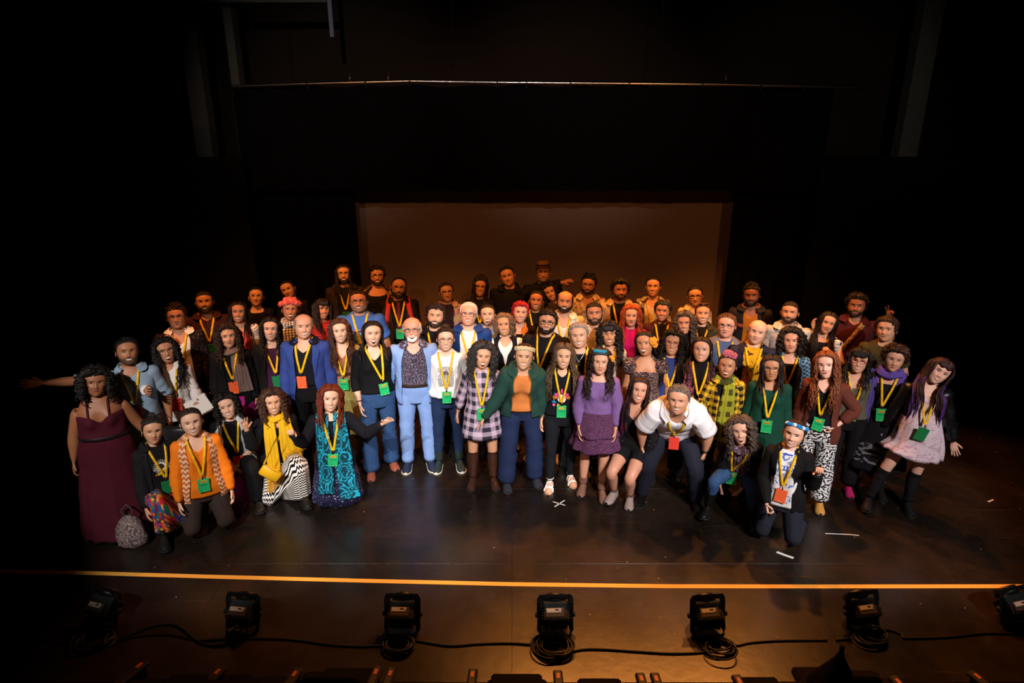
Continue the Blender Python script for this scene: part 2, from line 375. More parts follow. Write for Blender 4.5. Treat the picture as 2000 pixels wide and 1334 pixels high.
for f in (.08, .36, .64, .92):
    p = P0[int(f * 49)]; mb = MB(); tubes(mb, np.array([p, p + [0, 0, 7.995 - P[0][2] - p[2]]])[None], .004, 6, cap=True); mb.build('suspension_wire', [plain('#0c0b0a', .7)], pipe)
for u in (683, 758, 1418):
    x, z = at_y(u, 150, PY); p = np.array([x, PY, z]) - P[0]; mb = MB(); bevbox(mb, p + [0, 0, -.03], (.018, .02, .05), .004); boxg(mb, p + [.0, 0, .03], (.03, .012, .012)); mb.build('clamp', [plain('#3a3026', .4, .8)], pipe)
# tape on the floor
TAPE = NT('floor_tape'); tn = TAPE.n('ShaderNodeTexNoise', Scale=9.0, Detail=4.0); TAPE.set(TAPE.mix(tn.outputs[0], lin('#efb04a'), lin('#e09a38')), .7, 0, .2)
def strip(name, pix, wid, label, m=TAPE.m, z=.0006, ext=0):
    pts = np.array([(*at(u, v, 0), z) for u, v in pix]); T = np.gradient(pts, axis=0); S = np.stack([-T[:, 1], T[:, 0], 0 * T[:, 0]], -1); S /= np.linalg.norm(S, axis=1, keepdims=True)
    mb = MB(); G = np.stack([pts - S * wid / 2, pts + S * wid / 2, pts + S * wid / 2 - [0, 0, z + .0002], pts - S * wid / 2 - [0, 0, z + .0002]], 1); mb.grid(G, close=True); return tag(mb.build(name, [m], None, None, False), label, 'tape')
strip('floor_tape', [(-260, 1112), (-100, 1114), (130, 1118), (400, 1126), (700, 1134), (1000, 1141), (1300, 1145), (1600, 1145.5), (2000, 1145), (2260, 1146)], .047, 'long orange-yellow tape line along the front of the stage')
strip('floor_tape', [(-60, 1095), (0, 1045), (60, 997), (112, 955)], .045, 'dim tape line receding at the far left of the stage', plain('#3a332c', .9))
PT = plain('#d8d4cc', .7)
for pix, wd, lb in (([(1080, 980), (1104, 987)], .012, None), ([(1517, 1078), (1535, 1085), (1550, 1090)], .03, 'small pale torn tape scrap in front of the kneeling blazer woman'), ([(1612, 1042), (1660, 1044), (1678, 1046)], .012, 'thin pale tape corner mark right of the kneeling blazer woman'),
                    ([(1560, 936), (1553, 948)], .03, None), ([(642, 989), (650, 987), (656, 990)], .016, 'tiny white tape scrap in front of the teal scarf'), ([(966, 953), (978, 948)], .02, None), ([(1930, 980), (1940, 976)], .016, 'tiny pale tape scrap at the far right of the stage')):
    if lb: strip('tape_mark', pix, wd, lb, PT)
e = strip('tape_mark', [(1080, 980), (1104, 987)], .014, 'small white tape cross on the floor before the sandals', PT); me2 = strip('tape_mark', [(1103, 977), (1083, 990)], .014, 'x', PT)
mb = MB(); 
for o in (e, me2): mb.add(np.array([v.co for v in o.data.vertices]), [np.array([list(p.vertices) for p in o.data.polygons])])
x = mb.build('tape_mark', [PT], None, None, False); tag(x, e['label'], 'tape')
for o in (e, me2): bpy.data.objects.remove(o)
# ------------------------------------------------------------------ people: one continuous body surface, posed by joints
N = 48
_t = np.arange(N) * 2 * np.pi / N
TH = _t - .4 * np.sin(_t)                      # angle round the body, 0 = front, denser at the front
NE_ = 2.4
TZ = [.76, .80, .88, .95, 1.05, 1.15, 1.25, 1.33, 1.385, 1.42, 1.45, 1.478, 1.50]
PROF = {'m': ([.150, .165, .172, .168, .157, .162, .176, .182, .158, .108, .065, .058, .058],
              [.07, .085, .095, .105, .107, .112, .122, .116, .090, .066, .052, .050, .052],
              [.08, .10, .125, .115, .090, .095, .105, .115, .110, .090, .068, .060, .06]),
        'f': ([.150, .168, .180, .170, .137, .138, .150, .157, .138, .095, .055, .050, .050],
              [.07, .085, .092, .098, .090, .092, .100, .100, .080, .056, .045, .043, .045],
              [.08, .105, .130, .112, .080, .085, .095, .100, .095, .078, .058, .052, .052])}
WA = np.array([.25, .34, .42, .5, .58, .54, .42, .30, .2, .15, .15, .18, .2])
WF = np.array([.3, .4, .7, 1.0, 1.1, .85, .5, .35, .25, .2, .2, .25, .3])
WB = np.array([.3, .35, .45, .45, .45, .4, .35, .3, .25, .2, .15, .15, .15])
HZ = [0, .012, .03, .047, .07, .09, .115, .14, .165, .19, .208, .219, .225]
HAm = tab(HZ, [.034, .047, .060, .066, .071, .074, .076, .0765, .075, .066, .049, .028, .004], .004)
HAf = tab(HZ, [.028, .041, .054, .061, .068, .072, .0745, .0755, .074, .065, .049, .028, .004], .004)
HFt = tab(HZ, [.070, .077, .079, .080, .081, .081, .081, .086, .083, .070, .050, .030, .005], .004)
HBt = tab(HZ, [.03, .035, .045, .055, .075, .09, .100, .105, .102, .088, .063, .037, .006], .004)
ARM_S = [-.04, 0, .05, .12, .2, .27, .29, .33, .38, .46, .52, .545, .575, .60, .625, .64]
ARM_R = tab(ARM_S, [.050, .056, .054, .047, .043, .039, .038, .041, .039, .031, .0265, .027, .036, .041, .040, .036], .010)
ARM_T = tab(ARM_S, [1, 1, 1, 1, 1, 1, 1, 1, 1, .92, .80, .66, .46, .38, .34, .30], .010)
LEG_R = tab([-.05, 0, .1, .2, .3, .4, .43, .48, .55, .62, .72, .8, .84], [.088, .088, .086, .077, .065, .056, .055, .052, .055, .050, .039, .035, .036], .02)
FINGERS = {'rel': (14, 26, 20, 3), 'open': (4, 6, 5, 8), 'fist': (78, 95, 60, 0), 'cup': (30, 42, 30, 4), 'grip': (52, 60, 45, 3), 'claw': (10, 30, 30, 11)}
def head_D(x, z, cheek=1.0):
    g = lambda x0, z0, sx, sz: np.exp(-((np.abs(x) - x0) / sx) ** 2 - ((z - z0) / sz) ** 2)
    am = np.interp(z, [.062, .069, .075, .081, .10, .118, .130], [0, .011, .025, .024, .015, .006, 0])
    sw = np.interp(z, [.064, .08, .1, .12], [.0145, .0125, .0095, .008])
    d = am * np.exp(-(x / sw) ** 2) + .008 * g(.0135, .074, .006, .006)
    d = d - .010 * g(.031, .114, .015, .010) + .004 * g(.028, .136, .022, .007)
    d = d + .008 * cheek * g(.040, .076, .017, .016) + .004 * np.exp(-(x / .024) ** 2 - ((z - .046) / .012) ** 2)
    return d + .005 * np.exp(-(x / .017) ** 2 - ((z - .012) / .013) ** 2)
ARMS = {'down': ((.20, .02, -1), (.10, .16, -1), 'rel', 0), 'back': ((.36, -.22, -1), (.22, -.25, -1), 'rel', 0),
        'front': ((.16, .12, -1), (-.62, .62, -.45), 'cup', 20), 'hip': ((.62, -.12, -.78), (-.55, .35, -.6), 'cup', 0),
        'knee': ((.25, .35, -1), (-.1, .45, -1), 'rel', 0)}
LEGS = {'stand': ((.05, .0, -1), (.02, -.02, -1), (.05, .0, -1), (.02, -.02, -1), 'flat'),
        'walk': ((.03, .16, -1), (.02, -.02, -1), (.06, -.10, -1), (.02, -.12, -1), 'flat'),
        'kneel': ((.14, .12, -1), (.05, -1, -.10), (.14, .12, -1), (.05, -1, -.10), 'follow'),
        'kneel1': ((.12, .05, -1), (.05, -1, -.10), (.16, .9, -.28), (.02, .08, -1), 'mix'),
        'kneel0': ((.16, .9, -.28), (.02, .08, -1), (.12, .05, -1), (.05, -1, -.10), 'mix0'),
        'sit1': ((.15, .75, -.62), (.05, -1, -.05), (.16, .85, .30), (.02, -.05, -1), 'mix'),
        'sit0': ((.05, .85, .30), (.02, -.05, -1), (.15, .75, -.62), (.05, -1, -.05), 'mix0'),
        'squat': ((.32, .95, -.12), (.05, -.35, -1), (.32, .95, -.12), (.05, -.35, -1), 'flat'),
        'bend': ((.26, .42, -1), (.08, -.22, -1), (.26, .42, -1), (.08, -.22, -1), 'flat'),
        'half': ((.16, .55, -.9), (.02, -.4, -1), (.16, .35, -1), (.02, -.4, -1), 'flat')}
class Human:
    def __init__(s, p):
        s.p = p; s.sex = p.get('sex', 'f'); s.w = w_ = p.get('w', .1); s.seed = p['id']
        A, F, B = (np.array(x) for x in PROF[s.sex])
        s.A = tab(TZ, A * (1 + WA * w_), .012); s.F = tab(TZ, F * (1 + WF * w_), .012); s.B = tab(TZ, B * (1 + WB * w_), .012)
        s.bust = p.get('bust', (.030 + .028 * w_) if s.sex == 'f' else .006 + .012 * w_)
        s.sc = (p['st'] - .05) / 1.70; s.hs = p.get('hs', 1.05) / math.sqrt(s.sc); s.fw = 1.09 + .12 * w_
        s.HA = HAm if s.sex == 'm' else HAf
        s.ar = 1 + .42 * w_ + (.06 if s.sex == 'm' else -.06); s.lr = 1 + .36 * w_
        b_ = p.get('bot', {}); s.lsh = p.get('lsh', -.014 if b_ is not None and 'hem' not in b_ and b_.get('s1', 1) > .6 else 0); s.HC = np.array([0, -.015, 1.464])
        sx = float(s.A(1.385)) - .004
        s.S = {-1: np.array([-sx, .008, 1.368]), 1: np.array([sx, .008, 1.368])}
        a = R_(22); s.d = {k: np.array([k * math.sin(a), 0, -math.cos(a)]) for k in (-1, 1)}
        s.e1 = np.array([0, -1., 0]); s.e2 = {k: np.cross(s.d[k], s.e1) for k in (-1, 1)}
        hx = .088 * (1 + .25 * w_)
        s.H = {k: np.array([k * hx, .005, .90]) for k in (-1, 1)}; s.ld = {k: unit([k * .015, 0, -1]) for k in (-1, 1)}
        s.solve()
    # ---------------- surfaces in rest pose
    def yc(s, z): return np.interp(z, [.8, 1.0, 1.2, 1.38, 1.46, 1.5], [.0, .0, .012, .015, .008, -.004])
    def bumps(s, x, z, c):
        x0 = .072 * (1 + .25 * s.w); g = np.exp(-((np.abs(x) - x0) / .05) ** 2) * np.exp(-((z - 1.235) / np.where(z > 1.235, .075, .045)) ** 2)
        return s.bust * g * (c > 0) * np.clip(np.abs(c) * 3, 0, 1)
    def torso(s, th, z, off=0):
        th, z = np.broadcast_arrays(np.asarray(th, float), np.asarray(z, float)); sn, c = np.sin(th), np.cos(th); e = 2 / NE_
        x = (s.A(z) + off) * sg(sn, e); y = -np.where(c > 0, s.F(z) + off, s.B(z) + off) * sg(c, e) + s.yc(z)
        return np.stack([x, y - s.bumps(x, z, c), z], -1)
    def fy(s, x, z, off=0):
        a = s.A(z) + off; q = np.clip(1 - np.clip(np.abs(x) / a, 0, .999) ** NE_, 0, 1) ** (1 / NE_)
        return -(s.F(z) + off) * q + s.yc(z) - s.bumps(x, z, 1.0)
    def by(s, x, z, off=0):
        a = s.A(z) + off; q = np.clip(1 - np.clip(np.abs(x) / a, 0, .999) ** NE_, 0, 1) ** (1 / NE_)
        return (s.B(z) + off) * q + s.yc(z)
    def tw(s, P):
        P = P.reshape(-1, 3); x, z = P[:, 0], P[:, 2]; W = np.zeros((len(P), NB))
        W[:, PE] = 1 - sm(.97, 1.09, z); W[:, CH] = sm(1.09, 1.26, z); W[:, SP] = 1 - W[:, PE] - W[:, CH]
        n = sm(1.43, 1.475, z); W[:, NE] = W[:, CH] * n; W[:, CH] *= 1 - n
        u = .55 * sm(.70, 1.0, np.abs(x) / s.A(z)) * np.exp(-((z - 1.37) / .06) ** 2)
        for b, m in ((UL, x < 0), (UR, x > 0)): W[:, b] = W[:, CH] * u * m
        W[:, CH] *= 1 - u
        lw = .92 * sm(.90, .66, z) ; sd = sm(-.09, .09, x); kn = sm(.53, .41, z)
        pe = W[:, PE].copy(); W[:, PE] = pe * (1 - lw)
        for t, h, q in ((TL, SL, 1 - sd), (TR, SR, sd)): W[:, t] = pe * lw * q * (1 - kn); W[:, h] = pe * lw * q * kn
        return W
    def arm(s, k, ph, S_, off=0):
        ph, S_ = np.broadcast_arrays(np.asarray(ph, float), np.asarray(S_, float)); hand = sm(.50, .56, S_)
        r = ARM_R(S_) * (s.ar * (1 - hand) + hand * (.97 if s.sex == 'm' else .90)) + off; t = ARM_T(S_)
        return s.S[k] + s.d[k] * S_[..., None] + (r * np.cos(ph))[..., None] * s.e1 + (r * t * np.sin(ph))[..., None] * s.e2[k]
    def armw(s, k, S_):
        S_ = np.ravel(S_); W = np.zeros((len(S_), NB)); U, F, H = (UL, FL, HL) if k < 0 else (UR, FR, HR)
        h = sm(.515, .56, S_); f = sm(.25, .33, S_); c = 1 - sm(-.03, .06, S_)
        W[:, CH] = c; W[:, U] = (1 - c) * (1 - f); W[:, F] = f * (1 - h); W[:, H] = h; return W
    def leg(s, k, ph, S_, off=0):
        ph, S_ = np.broadcast_arrays(np.asarray(ph, float), np.asarray(S_, float)); r = LEG_R(S_) * (s.lr * (1 - .5 * sm(.6, .85, S_)) + .5 * sm(.6, .85, S_)) + off
        yo = .018 * np.exp(-((S_ - .55) / .12) ** 2)
        return s.H[k] + s.ld[k] * S_[..., None] + np.stack([r * np.sin(ph), -r * np.cos(ph) + yo, 0 * r], -1)
    def legw(s, k, S_):
        S_ = np.ravel(S_); W = np.zeros((len(S_), NB)); T, H, G = (TL, SL, GL) if k < 0 else (TR, SR, GR)
        pe = 1 - sm(-.03, .12, S_); kn = sm(.38, .48, S_); ft = sm(.79, .84, S_)
        W[:, PE] = pe; W[:, T] = (1 - pe) * (1 - kn); W[:, H] = kn * (1 - ft); W[:, G] = ft; return W
    def hsurf(s, th, z, off=0):
        """head surface, z above the chin"""
        th, z = np.broadcast_arrays(np.asarray(th, float), np.asarray(z, float)); sn, c = np.sin(th), np.cos(th); e = 2 / 2.25
        a = s.HA(z) * s.fw; x = a * sg(sn, e); y = -np.where(c > 0, HFt(z), HBt(z)) * sg(c, e)
        y = y - head_D(x, z) * np.clip(c * 2.5, 0, 1); P = np.stack([x, y, z], -1)
        if np.any(off):
            C = np.array([0, .01, .125]); D = P - C; P = P + D / np.linalg.norm(D, axis=-1, keepdims=True) * np.asarray(off)[..., None]
        return s.HC + s.hs * P
    def facey(s, x, z):
        a = s.HA(z) * s.fw; return -HFt(z) * np.clip(1 - np.clip(np.abs(x) / a, 0, .999) ** 2.25, 0, 1) ** (1 / 2.25) - head_D(x, z)
    # ---------------- pose
    def solve(s):
        p = s.p; J = np.zeros((NB, 3)); J[PE] = (0, 0, .93); J[SP] = (0, .01, 1.02); J[CH] = (0, .015, 1.18); J[NE] = (0, .01, 1.44); J[HE] = (0, .0, 1.475)
        for k, (U, F, H), (T, S2, G) in ((-1, (UL, FL, HL), (TL, SL, GL)), (1, (UR, FR, HR), (TR, SR, GR))):
            J[U] = s.S[k]; J[F] = s.S[k] + s.d[k] * .29; J[H] = s.S[k] + s.d[k] * .535
            J[T] = s.H[k]; J[S2] = s.H[k] + s.ld[k] * .43; J[G] = s.H[k] + s.ld[k] * .82
        Rm = [np.eye(3)] * NB; Jp = J.copy(); yaw = R_(p.get('yaw', 0)); RZ = rz(yaw)
        pf, ps = p.get('pel', (0, 0)); f, sd, tw_ = p.get('lean', (0, 0, 0))
        Rm[PE] = RZ @ ry(R_(ps)) @ rx(R_(pf)); st = ry(R_(sd) / 2) @ rx(R_(f) / 2) @ rz(R_(tw_) / 2)
        Rm[SP] = Rm[PE] @ st; Rm[CH] = Rm[SP] @ st
        rr_ = random.Random(s.seed * 13 + 1); hy, hp, hr = p.get('head', (0, 0, 0)); hy += rr_.uniform(-7, 7); hr += rr_.uniform(-6, 6); Rm[HE] = rz(R_(p.get('hyaw', 0) + hy)) @ ry(R_(hr)) @ rx(R_(hp))
        U_, _, Vt = np.linalg.svd(Rm[CH] * .5 + Rm[HE] * .5); Rm[NE] = U_ @ Vt
        par = {SP: PE, CH: SP, NE: CH, HE: NE}
        for b in (SP, CH, NE, HE): Jp[b] = Jp[par[b]] + Rm[par[b]] @ (J[b] - J[par[b]])
        s.hand = {}
        for k, key, (U, F, H) in ((-1, 'al', (UL, FL, HL)), (1, 'ar', (UR, FR, HR))):
            a = p.get(key, 'down'); a = ARMS[a] if isinstance(a, str) else a
            cv = lambda d: unit([k * d[0], -d[1], d[2]])
            u, fo = cv(a[0]), cv(a[1]); Ru = rot_to(s.d[k], u); Rf = rot_to(u, fo) @ Ru
            Rh = axr(fo, R_(k * a[3])) @ Rf
            if len(a) > 4: hd = cv(a[4]); Rh = rot_to(fo, hd) @ Rh
            Rm[U], Rm[F], Rm[H] = Rm[CH] @ Ru, Rm[CH] @ Rf, Rm[CH] @ Rh
            Jp[U] = Jp[CH] + Rm[CH] @ (J[U] - J[CH]); Jp[F] = Jp[U] + Rm[U] @ (J[F] - J[U]); Jp[H] = Jp[F] + Rm[F] @ (J[H] - J[F]); s.hand[k] = a[2]
        L = p.get('leg', 'stand'); L = LEGS[L] if isinstance(L, str) else L
        fy_ = p.get('feet', (10, 10))
        for k, (T, S2, G), u, fo, fa in ((-1, (TL, SL, GL), L[0], L[1], fy_[0]), (1, (TR, SR, GR), L[2], L[3], fy_[1])):
            cv = lambda d: unit([k * d[0], -d[1], d[2]]); u, fo = cv(u), cv(fo); Rt = rot_to(s.ld[k], u); Rs = rot_to(u, fo) @ Rt
            Rm[T], Rm[S2] = RZ @ Rt, RZ @ Rs
            fol = L[4] == 'follow' or (L[4] == 'mix' and k < 0) or (L[4] == 'mix0' and k > 0)
            Rm[G] = RZ @ rx(R_(-60)) @ Rs if False else (RZ @ axr((1, 0, 0), R_(65)) @ Rs if fol else RZ @ rz(R_(k * fa)))
            if fol: Rm[G] = RZ @ Rs @ rx(R_(48))
            Jp[T] = Jp[PE] + Rm[PE] @ (J[T] - J[PE]); Jp[S2] = Jp[T] + Rm[T] @ (J[S2] - J[T]); Jp[G] = Jp[S2] + Rm[S2] @ (J[G] - J[S2])
        s.R = np.array(Rm); s.T = np.array([Jp[b] - Rm[b] @ J[b] for b in range(NB)]); s.J = J; s.dz = 0
        low = [s.pose(s.leg(k, np.linspace(0, 6.2, 10)[None], np.linspace(.1, .8, 30)[:, None]).reshape(-1, 3), s.legw(k, np.repeat(np.linspace(.1, .8, 30), 10)))[:, 2].min() for k in (-1, 1)]
        ft = np.array([[x, y, -.012] for x in (-.03, .03) for y in (.05, -.18)])
        for k, G in ((-1, GL), (1, GR)):
            q = ft + np.array([J[G][0], 0, 0]); W = np.zeros((4, NB)); W[:, G] = 1; low.append(s.pose(q, W)[:, 2].min())
        s.dz = -min(low)
    def pose(s, V, W):
        out = np.zeros_like(V)
        for b in range(NB):
            w_ = W[:, b]; i = np.nonzero(w_)[0]
            if len(i): out[i] += w_[i, None] * (V[i] @ s.R[b].T + s.T[b])
        out = out * s.sc; out[:, 2] += s.dz; return out
    def pt(s, P, W=None):
        P = np.asarray(P, float).reshape(-1, 3)
        if W is None: W = s.tw(P)
        elif np.isscalar(W): b = W; W = np.zeros((len(P), NB)); W[:, b] = 1
        return s.pose(P, W)
    # ---------------- the body
    def body(s, parent, feet=True):
        p = s.p; mb = MB(); NZ = 44
        zs = np.concatenate([np.linspace(.80, 1.28, 17), np.linspace(1.295, 1.464, 14)]); T = s.torso(TH[None], zs[:, None]); r = len(zs)
        V = [T.reshape(-1, 3)]; W = [s.tw(T)]; F = []; nv = r * N; q = gridf(r, N, True)
        i0 = int(np.argmin(abs(zs - 1.295))); i1 = int(np.argmin(abs(zs - 1.405)))
        hole = {}
        for k in (-1, 1):
            jc = int(np.argmin(abs(TH - (np.pi / 2 if k > 0 else 1.5 * np.pi)))); j0, j1 = jc - 3, jc + 3; hole[k] = (j0, j1)
        fi, fj = q[:, 0] // N, q[:, 0] % N; keep = np.ones(len(q), bool)
        for k in (-1, 1): keep &= ~((fi >= i0) & (fi < i1) & (fj >= hole[k][0]) & (fj < hole[k][1]))
        F.append(q[keep])
        def attach(loop, fn, wfn, Ss, org, e1, e2, axis):
            nonlocal nv
            M = len(loop); L = np.concatenate(V)[loop] - org; a = np.unwrap(np.arctan2(L @ e2, L @ e1)); sgn = 1 if a[-1] > a[0] else -1
            ph0 = np.mean(a - sgn * 2 * np.pi * np.arange(M) / M); ph = ph0 + sgn * 2 * np.pi * np.arange(M) / M
            G = fn(ph[None], np.array(Ss)[:, None]); n_ = len(Ss)
            V.append(G.reshape(-1, 3)); W.append(wfn(np.repeat(Ss, M))); base = nv; nv += n_ * M
            l = np.array(loop); j = np.arange(M); k = (j + 1) % M
            F.append(np.stack([l[j], l[k], base + k, base + j], -1)); F.append(gridf(n_, M, True) + base)
            c = fn(np.array([0., np.pi]), np.array([Ss[-1], Ss[-1]])).mean(0) + axis * .006
            V.append(c[None]); W.append(wfn(np.array([Ss[-1]]))); e = base + (n_ - 1) * M
            F.append(np.stack([e + j, e + k, np.full(M, nv)], -1)); nv += 1
        for k in (-1, 1):
            j0, j1 = hole[k]
            loop = [i0 * N + j for j in range(j0, j1)] + [i * N + j1 for i in range(i0, i1)] + [i1 * N + j for j in range(j1, j0, -1)] + [i * N + j0 for i in range(i1, i0, -1)]
            attach(loop, lambda ph, S_: s.arm(k, ph, S_, -ARM_R(S_) * s.ar * .36 * (1 - sm(.02, .10, S_))), lambda S_: s.armw(k, S_), np.concatenate([np.linspace(.035, .50, 14), np.linspace(.525, .638, 6)]), s.S[k], s.e1, s.e2[k], s.d[k])
        # crotch bridge then the legs
        cr = np.array([[0, y, .785] for y in np.linspace(-.05, .06, 5)]); V.append(cr); W.append(s.tw(cr)); c0 = nv; nv += 5
        for k in (-1, 1):
            ring = list(range(0, N // 2 + 1)) if k > 0 else [(N - j) % N for j in range(0, N // 2 + 1)]
            loop = ring + [c0 + i for i in (4, 3, 2, 1, 0)]
            attach(loop, lambda ph, S_: s.leg(k, ph, S_, s.lsh * (1 - sm(.55, .72, S_))), lambda S_: s.legw(k, S_), np.linspace(.13, .80, 15), s.H[k], np.array([0, -1., 0]), np.array([1., 0, 0]), s.ld[k])
        # head
        wr = np.where(TH > np.pi, TH - 2 * np.pi, TH); zj = .052 * sm(.6, 2.2, abs(wr)); t = 1 - (1 - np.linspace(0, 1, 36)) ** 1.25
        hz = zj[None] + (.2246 - zj[None]) * t[:, None]; Hd = s.hsurf(TH[None], hz); V.append(Hd.reshape(-1, 3)); base = nv; nv += 36 * N
        hw = np.zeros((36 * N, NB)); nb = sm(.05, .0, hz.ravel()) * .25; hw[:, HE] = 1 - nb; hw[:, NE] = nb; W.append(hw)
        j = np.arange(N); k = (j + 1) % N; F.append(np.stack([(r - 1) * N + j, (r - 1) * N + k, base + k, base + j], -1)); F.append(gridf(36, N, True) + base)
        V.append(s.hsurf(np.zeros(1), np.array([.225])) * [0, 1, 1] + [[0, .01, 0]]); w1 = np.zeros((1, NB)); w1[0, HE] = 1; W.append(w1)
        e = base + 35 * N; F.append(np.stack([e + j, e + k, np.full(N, nv)], -1)); nv += 1
        mb.add(np.concatenate(V), F, np.concatenate(W))
        for k in (-1, 1): s.fingers(mb, k)
        if feet:
            for k in (-1, 1): s.foot(mb, k, 0, 0)
        s.face(mb)
        sk = p.get('skin', '#b98563'); fem = s.sex == 'f'
        lipc = p.get('lip', '#a8544c' if fem else '#a0695a')
        return mb.build('body', [skin(sk), plain('#e9e4de', .3), plain(p.get('iris', '#2a170d'), .15), plain(lipc, .4), plain('#f4efe6', .3), hairm(p.get('brow', '#1d130d')), plain('#2a0d0b', .6)], parent, s.pose)
    def fingers(s, mb, k):
        hp = s.hand[k]; spec = FINGERS.get(hp, FINGERS['rel']); g = .97 if s.sex == 'm' else .90
        B = HL if k < 0 else HR; d, e1 = s.d[k], s.e1; pn = np.cross(e1, d) * (1 if np.cross(e1, d)[0] * -k > 0 else -1)
        for i, (o, ln) in enumerate(((.029, .073), (.010, .082), (-.010, .076), (-.028, .060))):
            c1, c2, c3, sp_ = spec
            if hp == 'peace': c1, c2, c3, sp_ = (0, 3, 3, 13) if i < 2 else (80, 95, 60, 0)
            if hp == 'point': c1, c2, c3, sp_ = (2, 3, 3, 0) if i == 0 else (75, 90, 60, 0)
            base = s.S[k] + d * .622 + e1 * o * g; fan = R_(sp_ * (1.5 - i) / 1.0) * .9; dd = d * math.cos(fan) + e1 * math.sin(fan)
            P = [base - d * .02, base]; ang = 0
            for c, f in ((c1, .45), (c2, .32), (c3, .23)):
                ang += R_(c); di = dd * math.cos(ang) + pn * math.sin(ang); P.append(P[-1] + di * ln * f * g * .55); P.append(P[-1] + di * ln * f * g * .45)
            P.append(P[-1] + di * .004); rr = np.array([.009, .0092, .009, .0088, .0086, .0084, .0076, .0068, .0028]) * g
            tubes(mb, np.array([P]), rr, 5, B, ref=e1 + d * .01)
        th = {'fist': (.45, .4, .75), 'peace': (.4, .3, .8), 'grip': (.55, .45, .7)}.get(hp, (.72, .66, .25))
        b = s.S[k] + d * .560 + e1 * .024 * g; di = unit(d * th[0] + e1 * th[1] + pn * th[2]); d2 = unit(di + d * .45 - (pn * -.25))
        P = [b - di * .012, b, b + di * .022, b + di * .042, b + di * .042 + d2 * .017, b + di * .042 + d2 * .031, b + di * .042 + d2 * .035]
        tubes(mb, np.array([P]), np.array([.013, .0135, .0122, .0108, .0102, .0085, .003]) * g, 6, B, ref=e1 + .01)
    def foot(s, mb, k, m=0, grow=0, sole=None, heel=0.0, mS=None):
        G = GL if k < 0 else GR; J = s.J[G]
        sec = [(.058, .010, .025), (.05, .026, .055), (.03, .033, .085), (0, .034, .098), (-.03, .036, .086), (-.07, .041, .063), (-.11, .046, .049), (-.145, .044, .038), (-.172, .031, .03), (-.188, .011, .02)]
        g_ = []; a = np.linspace(0, np.pi, 11)
        bot = -.012 if sole is None and not grow else -.012
        for y, hw, tp in sec:
            hw = hw + grow; y = y * (1 + grow * 2.2); tp = tp + grow
            g_.append(np.concatenate([np.stack([hw * np.cos(a), np.full(11, y), (tp - bot) * np.sin(a) ** .75 + bot], -1), [[-hw * .5, y, bot], [hw * .5, y, bot]]]))
        P = np.array(g_) + np.array([J[0], J[1] + .0, 0]); mb.grid(P, G, None, m, True)
        if sole is not None:
            o = np.array([[(hw + grow + .004) * q, y * (1 + grow * 2.2) * 1.004, z] for y, hw, tp in sec for q, z in ((1, .004), (1, -.0122), (-1, -.0122), (-1, .004))]).reshape(len(sec), 4, 3) + np.array([J[0], J[1], 0])
            mb.grid(o, G, None, sole, True); mb.add(o[-1], [np.arange(4)[None]], G, None, sole)
    def patch(s, mb, x0, x1, zl, zu, off, m, nx=9, nz=3, bump=0):
        x = np.linspace(x0, x1, nx)[None]; q = np.linspace(0, 1, nz)[:, None]; l, u = zl(x), zu(x); z = l + (u - l) * q
        x = x + 0 * z; y = s.facey(x, z) - off - bump * np.sin(np.pi * q)
        mb.grid(s.HC + s.hs * np.stack([x, y, z], -1), HE, None, m)
    def face(s, mb):
        p = s.p; ex = p.get('exp', 'g'); f_ = s.sex == 'f'; eh = p.get('eye', .0047)
        for k in (-1, 1):
            c, hw = .0315 * k, .0145; t = lambda x: np.clip((x - c) / hw, -1, 1); zc = .1135
            lo = lambda x: zc - eh * .8 * (1 - t(x) ** 2); up = lambda x: zc + eh * (1 - t(x) ** 2) + .0006
            s.patch(mb, c - hw, c + hw, lo, up, .0012, 1, 9, 4, .002)
            s.patch(mb, c - .0062, c + .0062, lambda x: np.maximum(lo(x), zc - np.sqrt(np.clip(.0066 ** 2 - (x - c) ** 2, 0, 1))), lambda x: np.minimum(up(x), zc + np.sqrt(np.clip(.0066 ** 2 - (x - c) ** 2, 0, 1))), .0040, 2, 7, 3)
            s.patch(mb, c - hw * 1.08, c + hw * 1.08, lambda x: up(x) - .0004, lambda x: up(x) + (.0028 if f_ else .0018), .0042, 5, 9, 2)
            bz = lambda x: .1325 + .004 * (1 - ((abs(x) - .034) / .02) ** 2)
            bt = .0052 if f_ else .0072
            s.patch(mb, *sorted((k * .0135, k * .050)), lambda x: bz(x) - bt * .5 * np.clip(1.25 - abs(abs(x) - .028) / .024, .1, 1), lambda x: bz(x) + bt * .5 * np.clip(1.25 - abs(abs(x) - .028) / .024, .1, 1), .0022, 5, 9, 3, .002)
            # ear
            if not p.get('noear'):
                a = float(s.HA(.1) * s.fw); R = ry(k * R_(-8)) @ rz(k * R_(18)); ball(mb, s.HC + s.hs * np.array([k * (a + .004), .014, .102]), np.array([.007, .019, .031]) * s.hs, HE, 0, 8, 7, rot=R)
        wd = {'g': .027, 'c': .024, 'o': .026, 'n': .022}[ex]; zt = .050; zlow = {'g': .0405, 'c': .0475, 'o': .024, 'n': .047}[ex]; zk = {'g': .0555, 'c': .0525, 'o': .0535, 'n': .0475}[ex]
        u = lambda x: zt + (zk - zt) * (x / wd) ** 2; l = lambda x: zlow + (zk - zlow) * (x / wd) ** 2
        e = lambda x: np.clip(1 - (x / (wd * 1.06)) ** 2, 0, 1)
        s.patch(mb, -wd * 1.06, wd * 1.06, lambda x: l(x) - .0072 * e(x), lambda x: u(x) + .0058 * e(x), .0012, 3, 13, 5, .0025)
        s.patch(mb, -wd, wd, l, u, .0042, 6, 11, 2)
